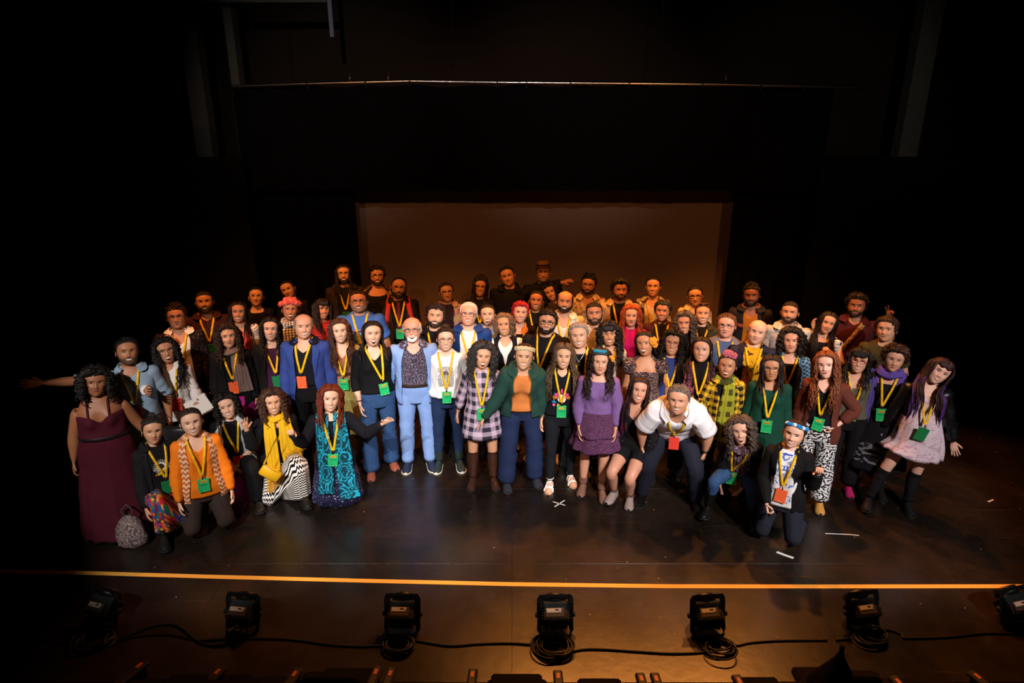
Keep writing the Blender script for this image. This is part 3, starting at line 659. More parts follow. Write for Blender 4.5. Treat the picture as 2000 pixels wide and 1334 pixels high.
        if ex in 'go':
            te = lambda x: np.maximum(l(x), u(x) - .0095 * np.clip(1.1 - (x / wd) ** 2, 0, 1)) if ex == 'o' else l(x) * .85 + u(x) * .15
            s.patch(mb, -wd * .9, wd * .9, te, u, .0048, 4, 11, 3, .001)
    # ---------------- hair
    def cap(s, mb, thick=.012, front=.196, temple=.172, side=.095, back=.02, noise=.15, part=None, top=None, az0=0., fr=9.0, m=0):
        nc, nr = 44, 18; t0 = np.linspace(az0, 2 * np.pi - az0, nc); th = t0 if az0 else t0 - .25 * np.sin(t0); w_ = np.abs(np.where(th > np.pi, 2 * np.pi - th, th))
        hl = np.interp(w_, [0, .3, .65, 1.0, 1.25, 1.5, 1.75, 2.2, np.pi], [front, front - .001, front - .010, temple, side + .03, side, side - .025, back + .02, back])
        zt = .2247 if top is None else top; q = np.linspace(0, 1, nr)[:, None]; z = hl[None] + (zt - hl[None]) * (1 - (1 - q) ** 1.3)
        o = thick * np.minimum(1, .12 + sm(0, .22, q)) + 0 * z; P = s.hsurf(th[None] + 0 * z, z)
        o = o * (1 + noise * wob((P - s.HC) * fr * 10, s.seed))
        if part is not None:
            loc = (P - s.HC) / s.hs; o = o * (1 - .75 * np.exp(-((loc[..., 0] - part) / .007) ** 2) * (loc[..., 2] > .15) * (loc[..., 1] < .05))
        G = s.hsurf(th[None] + 0 * z, z, o)
        if top is not None: G = np.concatenate([G, s.hsurf(th[None], z[-1:], np.zeros_like(z[-1:]) + .001)], 0)
        G = np.concatenate([s.hsurf(th[None], z[:1] - .002, np.zeros_like(z[:1]) - .002), G], 0)
        mb.grid(G, HE, None, m)
    def locks(s, mb, n=80, L=.34, vol=.02, curl=.004, per=.09, rad=.011, front=.55, zroot=(.10, .20), azmin=.75, k=4, seed=0, gap=.05, npt=12, m=0, tip=.25, lift=.0):
        rs = np.random.RandomState(s.seed * 7 + seed); az = azmin + (2 * np.pi - 2 * azmin) * ((np.arange(n) + rs.rand(n)) / n); side = np.where(az < np.pi, 1, -1); w_ = np.where(az < np.pi, az, 2 * np.pi - az)
        zr = zroot[0] + (zroot[1] - zroot[0]) * rs.rand(n); Ln = L * (.8 + .3 * rs.rand(n)); q = np.linspace(0, 1, npt)[None]
        P0 = (s.hsurf(az, zr, np.full(n, vol * .6)) - s.HC) / s.hs
        z = zr[:, None] + lift * np.sin(q * np.pi) * .5 - (Ln[:, None] + 0 * q) * q
        rz_ = np.maximum(.07, z); Hs = (s.hsurf(az[:, None] + 0 * z, np.clip(np.maximum(z, .105), .07, .2), np.full(z.shape, 1.) * vol * (.45 + .75 * rs.rand(n))[:, None]) - s.HC) / s.hs
        xh, yh = Hs[..., 0], Hs[..., 1]
        fr = (w_ < np.pi * front)
        zt = s.HC[2] + z * s.hs
        tx = np.where(fr, side * (gap + .075 * rs.rand(n) + .02 * (vol > .03)), (az - np.pi) / (-np.pi) * .20 + 0 * az)[:, None] + 0 * z
        offc = s.p.get('hoff', .022) + .025 * rs.rand(n)[:, None] + vol * .4
        ty = np.where(fr[:, None], s.fy(tx, np.minimum(zt, 1.40)) - offc, s.by(tx, np.minimum(zt, 1.38)) + offc)
        ty = np.where(fr[:, None], np.minimum.accumulate(ty, 1), ty)
        b = sm(.045, -.10, z); x = xh * (1 - b) + tx * b; y = yh * (1 - b) + ty * b
        ph = rs.rand(n)[:, None] * 6.28 + 2 * np.pi * Ln[:, None] * q / per; am = curl * sm(.0, .25, q) * (.6 + .8 * rs.rand(n)[:, None])
        P = s.HC + s.hs * np.stack([x + am * np.cos(ph), y + am * np.sin(ph), z + .4 * am * np.sin(ph * 1.3)], -1)
        R = rad * (.7 + .6 * rs.rand(n)[:, None]) * np.interp(q, [0, .15, .75, 1], [.7, 1, .9, tip]); W = np.zeros((n, npt, NB)); c = sm(.02, -.16, z); W[..., HE] = 1 - c; W[..., CH] = c
        tubes(mb, P, R, k, W, m, flat=.6)
    def tufts(s, mb, n=120, L=.03, curl=.008, rad=.008, front=.19, zmin=.06, seed=1, m=0, up=0.):
        rs = np.random.RandomState(s.seed * 5 + seed); az = 2 * np.pi * rs.rand(n); w_ = np.abs(np.where(az > np.pi, 2 * np.pi - az, az))
        lo = np.interp(w_, [0, .6, 1.0, 1.4, 2.2, np.pi], [front, front, front - .03, zmin + .03, zmin, zmin - .02]); z = lo + (.223 - lo) * rs.rand(n) ** .8
        b = s.hsurf(az, z); o = unit_rows(b - s.HC - s.hs * np.array([0, .01, .11])) + np.array([0, 0, up]); q = np.linspace(0, 1, 6)[None, :, None]; t1 = unit_rows(np.cross(o, rs.normal(size=(n, 3)))); t2 = np.cross(o, t1)
        ph = q * 5.5 + rs.rand(n)[:, None, None] * 6.28; P = b[:, None] + o[:, None] * (L * (.6 + .7 * rs.rand(n)[:, None, None]) * q) + curl * (np.cos(ph) * t1[:, None] + np.sin(ph) * t2[:, None])
        tubes(mb, P, rad * np.array([1, 1.1, 1.1, 1, .8, .3]), 3, HE, m)
    def hair(s, parent):
        h = s.p.get('hair')
        if not h: return
        st, col, *ex = h; kw = dict(ex[0]) if ex else {}; mb = MB(); L = kw.pop('L', .30); c2 = kw.pop('c2', None); pa = kw.pop('part', .012); fr = kw.pop('front', None); lf = kw.pop('share', None); tipc = kw.pop('tipc', None)
        if st == 'short': s.cap(mb, kw.get('t', .009), fr or .196, noise=.3, side=.10, back=.03); s.tufts(mb, 230, .017, .004, .0042, fr or .196, .085)
        elif st == 'buzz': s.cap(mb, .005, fr or .185, noise=.05, side=.08, back=.03)
        elif st == 'thin': s.cap(mb, .008, fr or .205, temple=.19, noise=.2, side=.08, back=.025)
        elif st == 'fringe': s.cap(mb, .008, .14, temple=.14, side=.07, back=.02, top=kw.get('top', .165), az0=.95, noise=.2)
        elif st == 'curly': s.cap(mb, kw.get('t', .022), fr or .190, side=.085, back=.02, noise=.35); s.tufts(mb, kw.get('n', 190), kw.get('l', .034), .012, .009, fr or .190, .06)
        elif st == 'quiff': s.cap(mb, .012, fr or .190, side=.09, back=.03, noise=.2); s.tufts(mb, 70, .018, .004, .008, .19, .08); s.tufts(mb, 90, .026, .008, .007, .197, .197, 3, up=.35)
        elif st in ('long', 'wavy', 'big'):
            d = {'long': dict(n=150, vol=.016, curl=.003, per=.16, rad=.009, k=3), 'wavy': dict(n=165, vol=.026, curl=.009, per=.085, rad=.0085, k=3), 'big': dict(n=210, vol=.050, curl=.015, per=.052, rad=.0078, npt=15, k=3)}[st]; d.update(kw)
            if lf is not None: d['front'] = lf
            s.cap(mb, d['vol'] * .75, fr or .195, temple=.160, side=.06, back=.0, noise=.12 if st == 'long' else .3, part=pa)
            s.locks(mb, L=L, **d)
            if st == 'big': s.tufts(mb, 150, d['vol'] * .9, .014, .0085, fr or .193, .05); s.locks(mb, L=L * .6, **{**d, 'n': 90, 'seed': 3})
            elif st == 'wavy': s.locks(mb, L=L * .7, **{**d, 'n': 60, 'seed': 3})
            if tipc: s.locks(mb, L=L * 1.02, **{**d, 'n': 40, 'seed': 5, 'zroot': (.0, .04), 'm': 1, 'vol': d['vol'] * 1.15})
        elif st in ('up', 'bun', 'pony'):
            s.cap(mb, kw.get('t', .007), fr or .196, side=.085, back=.02, noise=.06, part=pa)
            b = kw.get('bun', (0, .085, .19, .045))
            if st == 'bun': ball(mb, s.HC + s.hs * np.array(b[:3]), b[3] * s.hs * np.array([1, .9, .85]), HE, 0, 16, 10, .12, s.seed); s.tufts(mb, 40, .018, .006, .007, .19, .1)
            if st == 'pony': s.locks(mb, n=40, L=L, vol=.006, azmin=2.5, rad=.014, zroot=(.12, .17), front=.1)
        elif st == 'flowerbun':
            s.cap(mb, .012, fr or .196, side=.085, back=.02, noise=.1, part=pa)
        if s.p.get('bangs'):
            b = s.p['bangs']; x = np.linspace(-.055, .055, 26); q = np.linspace(0, 1, 6); Z = .205 - (.205 - b - .006 * np.cos(x * 120)[:, None]) * q[None] ** 1.1; X = x[:, None] * (1 + .1 * q[None]); Y = s.facey(X, np.minimum(Z, .19)) - .008 - .012 * np.sin(np.pi * (1 - q[None]) * .5 + .4)
            tubes(mb, s.HC + s.hs * np.stack([X, Y, Z], -1), np.array([.008, .008, .008, .0075, .006, .002]), 4, HE, 0)
        mats = [hairm(col, c2)] + ([hairm(tipc)] if tipc else [])
        return mb.build('hair', mats, parent, s.pose)
    def beard(s, parent, col, kind='full', t=.010):
        mb = MB()
        if kind != 'mous':
            th = np.linspace(-1.42, 1.42, 41)[None]; w_ = abs(th); lo = .052 * sm(.6, 2.2, w_) - .004
            if kind == 'goat': hi = np.where(w_ < .62, .034, lo); th = th[:, np.abs(th[0]) < .64]; w_ = abs(th); lo = .052 * sm(.6, 2.2, w_) - .004; hi = np.interp(w_, [0, .3, .5, .64], [.036, .036, .050, .05])
            else: hi = np.interp(w_, [0, .30, .42, .62, .9, 1.25, 1.42], [.035, .036, .058, .058, .060, .09, .11])
            q = np.linspace(0, 1, 9)[:, None]; z = lo + (hi - lo) * q; o = t * np.sin(np.pi * np.clip(.12 + .85 * q, 0, 1)) * (1 + .3 * np.cos(th)) + .001; P = s.hsurf(th + 0 * z, z)
            o = o * (1 + .25 * wob((P - s.HC) * 130, s.seed)); G = s.hsurf(th + 0 * z, z, o + 0 * z); G[0] = s.hsurf(th, z[:1], np.full_like(th, -.004))[0]; mb.grid(G, HE)
        if kind != 'chin':
            s.patch(mb, -.031, .031, lambda x: .0570 + .001 * np.cos(x * 100) - .010 * (x / .031) ** 2, lambda x: .0665 - .010 * (x / .031) ** 2, .003, 0, 13, 4, t * .55)
        return mb.build('beard', [hairm(col)], parent, s.pose)
    def glasses(s, parent, col='#15100d', rnd=2.6, hw=.0265, hh=.0205, thin=.0022, clip=False):
        mb = MB(); a = np.linspace(0, 2 * np.pi, 25); yf = float(s.facey(np.array([.03]), np.array([.113]))[0]) - .017
        for k in (-1, 1):
            x = k * .0335 + hw * sg(np.cos(a), 2 / rnd); z = .110 + hh * sg(np.sin(a), 2 / rnd); y = yf + abs(x) * .10 + 0 * a
            tubes(mb, (s.HC + s.hs * np.stack([x, y, z], -1))[None], thin, 5, HE, 0, ref=(0, 1, 0))
            e = float(s.HA(.11) * s.fw) + .003; T = np.array([[k * (.0335 + hw), yf + .006, .115], [k * e, yf + .03, .117], [k * e, -.01, .116], [k * e * .98, .02, .108]])
            tubes(mb, (s.HC + s.hs * T)[None], thin, 5, HE, 0)
        tubes(mb, (s.HC + s.hs * np.array([[-.0335 + hw, yf + .001, .114], [0, yf - .003, .117], [.0335 - hw, yf + .001, .114]]))[None], thin, 5, HE, 0)
        g = mb.build('glasses', [plain(col, .25)], parent, s.pose)
        for k in (-1, 1):
            ml = MB(); q = np.linspace(0, 1, 4)[:, None]; x = k * .0335 + hw * .97 * sg(np.cos(a), 2 / rnd)[None] * q; z = .110 + hh * .97 * sg(np.sin(a), 2 / rnd)[None] * q
            ml.grid(s.HC + s.hs * np.stack([x, yf + abs(x) * .10 - .0015 * (1 - q ** 2), z], -1), HE); ml.build('lens', [lensm()], g, s.pose)
        return g
    # ---------------- garments
    def g_torso(s, mb, hem, top, off=.012, k=None, op=None, rows=24, cols=50, fold=(0, 0), wr=.004, m=0, inner=True):
        t0 = np.linspace(0, 1, cols)[None]; q = np.linspace(0, 1, rows)[:, None]
        def ths(z): o = op(z) if op else 0 * z; a = 2 * np.pi * t0; th = a - .3 * np.sin(a); return o + (2 * np.pi - 2 * o) * th / (2 * np.pi)
        th = ths(np.full((1, 1), hem)); zt = top(np.where(th > np.pi, th - 2 * np.pi, th)); z = hem + (zt - hem) * q
        if op:
            for _ in range(3): th = ths(z); zt = top(np.where(th[-1:] > np.pi, th[-1:] - 2 * np.pi, th[-1:])); z = hem + (zt - hem) * q
            th = ths(z)
        th = th + 0 * z; o = off(z) if callable(off) else off
        P = s.torso(th, z, o + 0 * z); yc_ = s.yc(z); D = np.stack([P[..., 0], P[..., 1] - yc_], -1); r = np.linalg.norm(D, axis=-1); u = D / r[..., None]
        if k is not None:
            for i in range(rows - 2, -1, -1):
                kk = k(z[i]) if callable(k) else k; r[i] = np.where(z[i] < 1.25, np.maximum(r[i], r[i + 1] - kk * (z[i + 1] - z[i])), r[i])
        if fold[0]: r = r * (1 + fold[0] * np.cos(fold[1] * th + s.seed + 1.5 * np.sin(2 * th)) * sm(fold[2] if len(fold) > 2 else 1.02, hem, z))
        nz = wob(np.stack([th * 2.5, z * 16 + np.cos(th) * 2, th * 1.5], -1), s.seed + 3); edge = sm(0, .06, 1 - q)
        r = r + wr * nz * edge
        G = np.stack([u[..., 0] * r, u[..., 1] * r + yc_, z], -1)
        if inner:
            lo = G[:1].copy(); ce = np.stack([0 * lo[..., 0], s.yc(z[:1]) + 0 * lo[..., 0], lo[..., 2]], -1); lo = ce + (lo - ce) * .965; lo[..., 2] += .004
            G = np.concatenate([lo, G], 0); th = np.concatenate([th[:1], th]); z = np.concatenate([z[:1], z])
            hi = s.torso(th[-1:], z[-1:] , .001); G = np.concatenate([G, hi], 0); th = np.concatenate([th, th[-1:]]); z = np.concatenate([z, z[-1:]])
        mb.grid(G, s.tw(np.stack([G[..., 0], G[..., 1], z], -1)), np.stack([np.where(th > np.pi, th - 2 * np.pi, th) * .17, z], -1), m)
        return G
    def g_arm(s, mb, k, s1, off=.010, off1=None, s0=-.045, wr=.004, m=0, puff=0):
        R = 21; S_ = np.linspace(s0, s1, R)[:, None]; ph = np.linspace(0, 2 * np.pi, 18)[None]; q = (S_ - s0) / (s1 - s0); o = off + ((off1 if off1 is not None else off) - off) * q
        o = o + puff * np.sin(np.pi * np.clip(q, 0, 1)) + .006 * (1 - sm(0, .1, S_)); flat = sm(.5, .545, S_)
        o = o + wr * (np.sin(S_ * 95 + 1.5 * np.cos(ph + s.seed)) * np.exp(-((S_ - .29) / .11) ** 2) + .7 * wob(np.stack([S_ * 30 + 0 * ph, np.cos(ph) * 1.5 + 0 * S_, np.sin(ph) * 1.5 + 0 * S_], -1), s.seed + k))
        Se = np.minimum(S_, .52) + 0 * ph; dome = np.sqrt(np.clip(1 - (np.minimum(S_ - .012, 0) / .0572) ** 2, 0, 1)); o = np.where(S_ < .012, (ARM_R(Se) * s.ar + o) * dome - ARM_R(Se) * s.ar, o)
        G = s.arm(k, ph + 0 * S_, Se, o) + s.d[k] * (S_ - np.minimum(S_, .52))[..., None]
        E_ = s.arm(k, ph, np.full((1, 1), min(s1, .52)), .001) + s.d[k] * (max(s1, .52) - .52 - .004); G = np.concatenate([G, E_], 0); Sx = np.concatenate([S_ + 0 * ph, np.full((1, 18), s1 - .004)])
        mb.grid(G, s.armw(k, np.minimum(Sx, .53)), np.stack([np.concatenate([ph + 0 * S_, ph]) * .05 + .4, Sx], -1), m)
    def g_leg(s, mb, k, s1, off=.008, off1=None, s0=.0, wr=.004, m=0, offk=None):
        R = 22; S_ = np.linspace(s0, s1, R)[:, None]; ph = np.linspace(0, 2 * np.pi, 20)[None]; o1 = off1 if off1 is not None else off
        o = np.interp(S_, [0, .2, .45, max(.8, s1)], [off, off, offk if offk is not None else (off * .6 + o1 * .4), o1])
        bunch = sm(.60, .82, S_)
        o = o + wr * (np.sin(S_ * 80 + 2 * np.cos(ph + s.seed)) * (np.exp(-((S_ - .43) / .10) ** 2) + .5 * bunch) + .8 * wob(np.stack([S_ * 22 + 0 * ph, np.cos(ph) * 1.5 + 0 * S_, np.sin(ph) * 1.5 + 0 * S_], -1), s.seed + k))
        G = s.leg(k, ph + 0 * S_, S_ + 0 * ph, o); E_ = s.leg(k, ph, np.full((1, 1), s1 - .004), .001); G = np.concatenate([G, E_], 0); Sx = np.concatenate([S_ + 0 * ph, np.full((1, 20), s1)])
        mb.grid(G, s.legw(k, np.minimum(Sx, .79)), np.stack([np.concatenate([ph + 0 * S_, ph]) * .07 + .1, .9 - Sx], -1), m)
    def neck(s, kind, nz=None):
        B0 = 1.455
        def f(th):
            a = np.abs(th)
            if kind == 'crew': z = B0 - (B0 - (nz or 1.425)) * np.clip(1 - (a / 1.0) ** 2, 0, 1)
            elif kind == 'v': z = B0 - (B0 - (nz or 1.29)) * np.clip(1 - a / .85, 0, 1)
            elif kind == 'scoop': z = B0 - (B0 - (nz or 1.36)) * np.clip(1 - (a / 1.15) ** 2.6, 0, 1)
            elif kind == 'square': z = B0 - (B0 - (nz or 1.33)) * (1 - sm(.75, .98, a))
            elif kind == 'turtle': z = 1.488 + 0 * a
            elif kind == 'tank': z = np.minimum(B0 - (B0 - (nz or 1.33)) * np.clip(1 - (a / .95) ** 3, 0, 1), B0 - .125 * np.exp(-((a - 1.6) / .36) ** 2))
            elif kind == 'strap': z = 1.30 + .012 * np.cos(2 * a) + ((nz or 1.30) - 1.30) * np.exp(-(a / .5) ** 2) - .05 * np.exp(-(a / .16) ** 2)
            return z
        return f
    def collar(s, mb, o0=.012, op=.42, h=.034, fall=.045, flare=.018, m=0):
        th = np.linspace(op, 2 * np.pi - op, 33)[None]; rows = []
        for dz, of in ((-.005, o0), (.012, o0 + .002), (h * .75, o0 + .006), (h * .55, o0 + .012), (-.012, o0 + .012 + flare * .6), (h - fall, o0 + .010 + flare)):
            z = 1.445 + dz - .028 * np.clip(np.cos(th), 0, 1); rows.append(s.torso(th, np.minimum(z, 1.46), of + .012 * np.clip(np.cos(th), 0, 1))[0] + np.stack([0 * th, 0 * th, z - np.minimum(z, 1.46)], -1)[0])
        G = np.array(rows); mb.grid(G, s.tw(G), np.stack([np.repeat(th * .1, 6, 0), G[..., 2]], -1), m)
    def lapel(s, mb, op, z0=1.10, z1=1.445, wid=.36, off=.03, m=0):
        for k in (-1, 1):
            z = np.linspace(z0, z1, 14)[:, None]; t = (z - z0) / (z1 - z0); w_ = wid * np.interp(t, [0, .3, .72, .78, .80, 1], [.02, .55, 1, 1.0, .7, .62]); q = np.array([0, .5, 1])[None]
            th = op(z) - .01 + w_ * q; G = s.torso(k * th, z + 0 * th, off + .004 * (q > .2) + 0 * th); mb.grid(G, s.tw(G), None, m)
    def build_top(s, parent, d, name):
        kind = d.get('n', 'crew'); top = s.neck(kind, d.get('nz')); hem = d.get('hem', .90); o = d.get('off', .012); mb = MB(); op = None; k = d.get('k', .5)
        if 'open' in d:
            a = d['open']; op = lambda z: np.interp(z, [hem, 1.0, 1.12, 1.25, 1.36, 1.455], [a[0], a[1], a[1], a[2], a[3], a[3] + .12])
        kf = k if not d.get('flare') else (lambda z: np.where(z > d.get('wz', 1.06), k, -d['flare']))
        off = o if 'cinch' not in d else (lambda z: o + .02 * np.exp(-((z - hem - .06) / .05) ** 2))
        s.g_torso(mb, hem, top, off, kf, op, rows=d.get('rows', 24), fold=d.get('fold', (0, 0)), wr=d.get('wr', .005))
        sl = d.get('sl', .53)
        if sl:
            for kk in (-1, 1): s.g_arm(mb, kk, sl, o + d.get('so', .0), d.get('so1', o), puff=d.get('puff', 0), wr=d.get('swr', .005))
        if d.get('collar'): s.collar(mb, o + .004, d.get('cop', .42 if op is None else max(.3, d['open'][3])))
        if d.get('lapel') and op: s.lapel(mb, op, z0=d.get('lz', 1.08), off=o + .008)
        if kind == 'strap' and d.get('straps', 1):
            for kk in (-1, 1):
                z = np.array([1.28, 1.34, 1.39, 1.415]); x = np.full(4, kk * .085); f_ = np.stack([x, s.fy(x, z) - .004, z], -1); b_ = np.stack([x, s.by(x, z) + .004, z], -1)[::-1]; P = np.concatenate([f_, [[kk * .085, .0, float(1.432)]], b_]); tubes(mb, P[None], .011, 4, s.tw(P)[None], 0, flat=.35, ref=(0, 0, 1))
        return mb.build(name, [d['m']], parent, s.pose)
    def build_pants(s, parent, d, name='trousers'):
        mb = MB(); cut = {'slim': (.006, .006, .006), 'str': (.012, .030, .020), 'wide': (.018, .058, .036), 'flare': (.008, .055, .014)}[d.get('cut', 'str')]; wz = d.get('wz', 1.02); th0 = lambda th: wz + 0 * th
        s.g_torso(mb, .775, th0, .006, .6, rows=14, wr=.002)
        for k in (-1, 1): s.g_leg(mb, k, d.get('s1', .835), cut[0], cut[1], offk=cut[2], wr=d.get('wr', .005))
        return mb.build(name, [d['m']], parent, s.pose)
    def build_skirt(s, parent, d, name='skirt'):
        mb = MB(); wz = d.get('wz', 1.05); hem = d['hem']; s.g_torso(mb, hem, lambda th: wz + 0 * th, .012, (lambda z: np.where(z > wz - .04, .5, -d.get('flare', .2))), rows=30, fold=d.get('fold', (.05, 9)), wr=.004)
        if d.get('tier'): s.g_torso(mb, d['tier'], lambda th: wz + .0 * th, .020, (lambda z: np.where(z > wz - .04, .5, -d.get('flare', .2))), rows=16, fold=(.06, 8), wr=.004)
        return mb.build(name, [d['m']], parent, s.pose)
    def shoes(s, parent, d):
        for k in (-1, 1):
            mb = MB(); s.foot(mb, k, 0, .007, 1); 
            if d.get('boot'): s.g_leg(mb, k, .80, .010, .012, s0=d['boot'], wr=.004)
            elif d.get('ankle', .73): s.g_leg(mb, k, .80, .009, .011, s0=d.get('ankle', .74), wr=.002)
            mb.build(d.get('name', 'shoe'), [d['m'], d.get('sm') or plain('#141210', .6)], parent, s.pose)
    def hang(s, xs, zs, off):
        y = s.fy(np.array(xs), np.minimum(np.array(zs), 1.44), off); return np.minimum.accumulate(y)
    def ribbon(s, mb, P, w_, t, m=0, W=None, nrm=(0, -1, 0)):
        P = np.asarray(P, float); T = np.gradient(P, axis=0); T /= np.linalg.norm(T, axis=1, keepdims=True); n_ = np.broadcast_to(unit(nrm), P.shape) if np.ndim(nrm) == 1 else nrm
        S = np.cross(T, n_); S /= np.linalg.norm(S, axis=1, keepdims=True) + 1e-9; B = np.cross(S, T); w_ = np.broadcast_to(np.asarray(w_, float), len(P))[:, None] / 2
        G = np.stack([P - S * w_ - B * t, P + S * w_ - B * t, P + S * w_ + B * t, P - S * w_ + B * t], 1); Wt = s.tw(P) if W is None else W
        v = np.concatenate([[0], np.cumsum(np.linalg.norm(np.diff(P, axis=0), axis=1))]); U = np.stack([np.broadcast_to(np.array([0, .02, .02, 0]), (len(P), 4)), np.repeat(v[:, None], 4, 1)], -1)
        mb.grid(G, np.repeat(Wt, 4, 0), U, m, True)
    def lanyard(s, parent, col='green', zb=1.06, off=.016, dx=0.0, roll=0, badge=True):
        mb = MB(); tp = s.p.get('top', {}); push = (tp.get('flare', 0) * max(0, tp.get('wz', 1.06) - zb + .13) + .018 + .35 * s.bust) if tp.get('flare') else 0
        for k in (-1, 1):
            t = np.linspace(0, 1, 12); x = k * (.078 * (1 - t) + .006 * t) + dx * t; z = 1.425 + (zb - 1.425) * t; y = s.hang(x, z, off) - .003 - push * t ** 2
            back = np.array([[0, .0, 0]]); a = float(s.A(1.45)) + .008; b = float(s.B(1.45)) + .010
            P = np.concatenate([[[0, b + s.yc(1.45), 1.452], [k * a * .75, b * .6, 1.456], [k * (a + .004), .012, 1.455], [k * (a + .010), -.03, 1.447]], np.stack([x, y, z], -1)])
            n_ = np.concatenate([[[0, 1, .2], [k * .7, .7, .3], [k * .7, 0, .7], [k * .45, -.6, .5]], np.tile([[0, -1, .15]], (12, 1))]); s.ribbon(mb, P, .021, .0012, 0, None, n_)
        x0, y0 = dx, float(y[-1]) - .008
        c = s.tw(np.array([[x0, y0, zb - .02]])); boxg(mb, (x0, y0, zb - .016), (.006, .003, .016), np.repeat(c, 8, 0), 1)
        o = mb.build('lanyard', [lanm(), plain('#8a8378', .3, 1)], parent, s.pose)
        if badge:
            P = s.pt([[x0, y0, zb - .033]])[0]; me = badge_mesh(col); b = link('badge', me, o); R = rz(R_(s.p.get('yaw', 0))) @ ry(R_(roll)) @ rx(R_(4)); M = np.eye(4); M[:3, :3] = R; M[:3, 3] = P; b.matrix_local = Matrix(M.tolist())
        return o
    def scarf(s, parent, m, tails, loop=True, off=.02, r=.028, name='scarf', fringe=0):
        mb = MB()
        if loop:
            a = np.linspace(0, 2 * np.pi, 29); P = np.stack([(float(s.A(1.45)) + .028) * np.sin(a), -(.068) * np.cos(a) - .01, 1.452 - .020 * np.cos(a) + .006 * np.sin(3 * a)], -1)
            ph = np.linspace(0, 2 * np.pi, 11)
            for j, (dz, rr) in enumerate(((0, r), (-.018, r * .85))):
                Q = P * [1 + .12 * j, 1 + .25 * j, 1] + [0, 0, dz]; rd = Q * [1, 1, 0] + [0, .01, 0]; rd /= np.linalg.norm(rd, axis=1, keepdims=True); R2 = rr * (1 + .15 * np.sin(a * 5 + j))
                G = Q[:, None] + R2[:, None, None] * (np.cos(ph)[None, :, None] * rd[:, None] + np.sin(ph)[None, :, None] * np.array([0, 0, 1.])) * (1 + .10 * np.sin(ph * 4 + a[:, None] * 3))[..., None]
                mb.grid(G, np.repeat(s.tw(P), 11, 0), np.stack([np.repeat(a[:, None] * .09, 11, 1), np.repeat(ph[None] * .03, 29, 0)], -1))
        for (x0, x1, z1, w0, w1) in tails:
            n = 16; t = np.linspace(0, 1, n); x = x0 + (x1 - x0) * t; z = 1.445 + (z1 - 1.445) * t; y = s.hang(x, z, off) - .012; q = np.linspace(-.5, .5, 13)[None]; w_ = (w0 + (w1 - w0) * sm(0, .5, t))[:, None]
            G = np.stack([x[:, None] + q * w_, y[:, None] - .008 * np.cos(q * 22 + x0 * 40) + .25 * np.abs(q) * w_ * (x[:, None] * q * 8 > 0), z[:, None] + 0 * q], -1); Gb = G + [0, .010, 0]
            A_ = np.concatenate([G, Gb[:, ::-1]], 1); W = s.tw(A_); mb.add(A_, [gridf(n, 26, True)], W, np.stack([np.concatenate([np.repeat(q * .0 + q * .2, n, 0), np.repeat(q[:, ::-1] * .2, n, 0)], 1), A_[..., 2]], -1), 0)
            if fringe:
                e = A_[-1, :13]; P = np.stack([e, e + [0, -.003, -fringe * .5], e + [.003, .002, -fringe]], 1); tubes(mb, P, .004, 4, np.repeat(s.tw(e)[:, None], 3, 1), 0)
        return mb.build(name, [m], parent, s.pose)
    def decal(s, parent, rects, off, name='print', k=.25):
        """flat print on the chest: (cx, cz, half width, half height, exponent, material)"""
        mb = MB(); mats = []
        for i, (cx, cz, hx, hz, n_, m) in enumerate(rects):
            a = np.linspace(0, 2 * np.pi, 25)[None]; q = np.linspace(0, 1, 4)[:, None]; x = cx + hx * sg(np.cos(a), 2 / n_) * q; z = cz + hz * sg(np.sin(a), 2 / n_) * q
            zz = z[None] + np.linspace(0, 1, 14)[:, None, None] * np.maximum(1.25 - z, 0)[None]; yy = (s.fy(x[None] + 0 * zz, zz, off) + k * (zz - z[None])).min(0); G = np.stack([x, yy - .005 - .0008 * i, z], -1)
            if m not in mats: mats.append(m)
            mb.grid(G, s.tw(G), np.stack([x, z], -1), mats.index(m))
        return mb.build(name, mats, parent, s.pose)
def unit_rows(a): return a / (np.linalg.norm(a, axis=-1, keepdims=True) + 1e-9)
def lensm():
    if 'lens' not in MATS:
        t = NT('lens_glass'); nt = t.t; tr = t.n('ShaderNodeBsdfTransparent'); gl = t.n('ShaderNodeBsdfGlossy'); gl.inputs['Roughness'].default_value = .05
        mx = t.n('ShaderNodeMixShader', i0=.06); t.link(tr.outputs[0], mx.inputs[1]); t.link(gl.outputs[0], mx.inputs[2]); t.link(mx.outputs[0], nt.nodes['Material Output'].inputs[0]); MATS['lens'] = t.m
    return MATS['lens']
def lanm():
    if 'lan' not in MATS:
        t = NT('lanyard_strap'); u, v = t.sep(t.uv(1)); nz = t.n('ShaderNodeTexNoise', Vector=t.uv((140., 330., 1.)), Scale=1.0, Detail=1.0)
        blk = t.math('LESS_THAN', t.math('FRACT', t.math('MULTIPLY', v, 14.0)), .62); mid = t.math('LESS_THAN', t.math('ABSOLUTE', t.math('SUBTRACT', u, .01)), .0058)
        msk = t.math('MULTIPLY', t.math('MULTIPLY', blk, mid), t.math('GREATER_THAN', nz.outputs[0], .53)); t.set(t.mix(t.math('MULTIPLY', msk, .75), lin('#f0bd12'), lin('#5a3a1a')), .5, 0, .3); MATS['lan'] = t.m
    return MATS['lan']
BADGE = {}
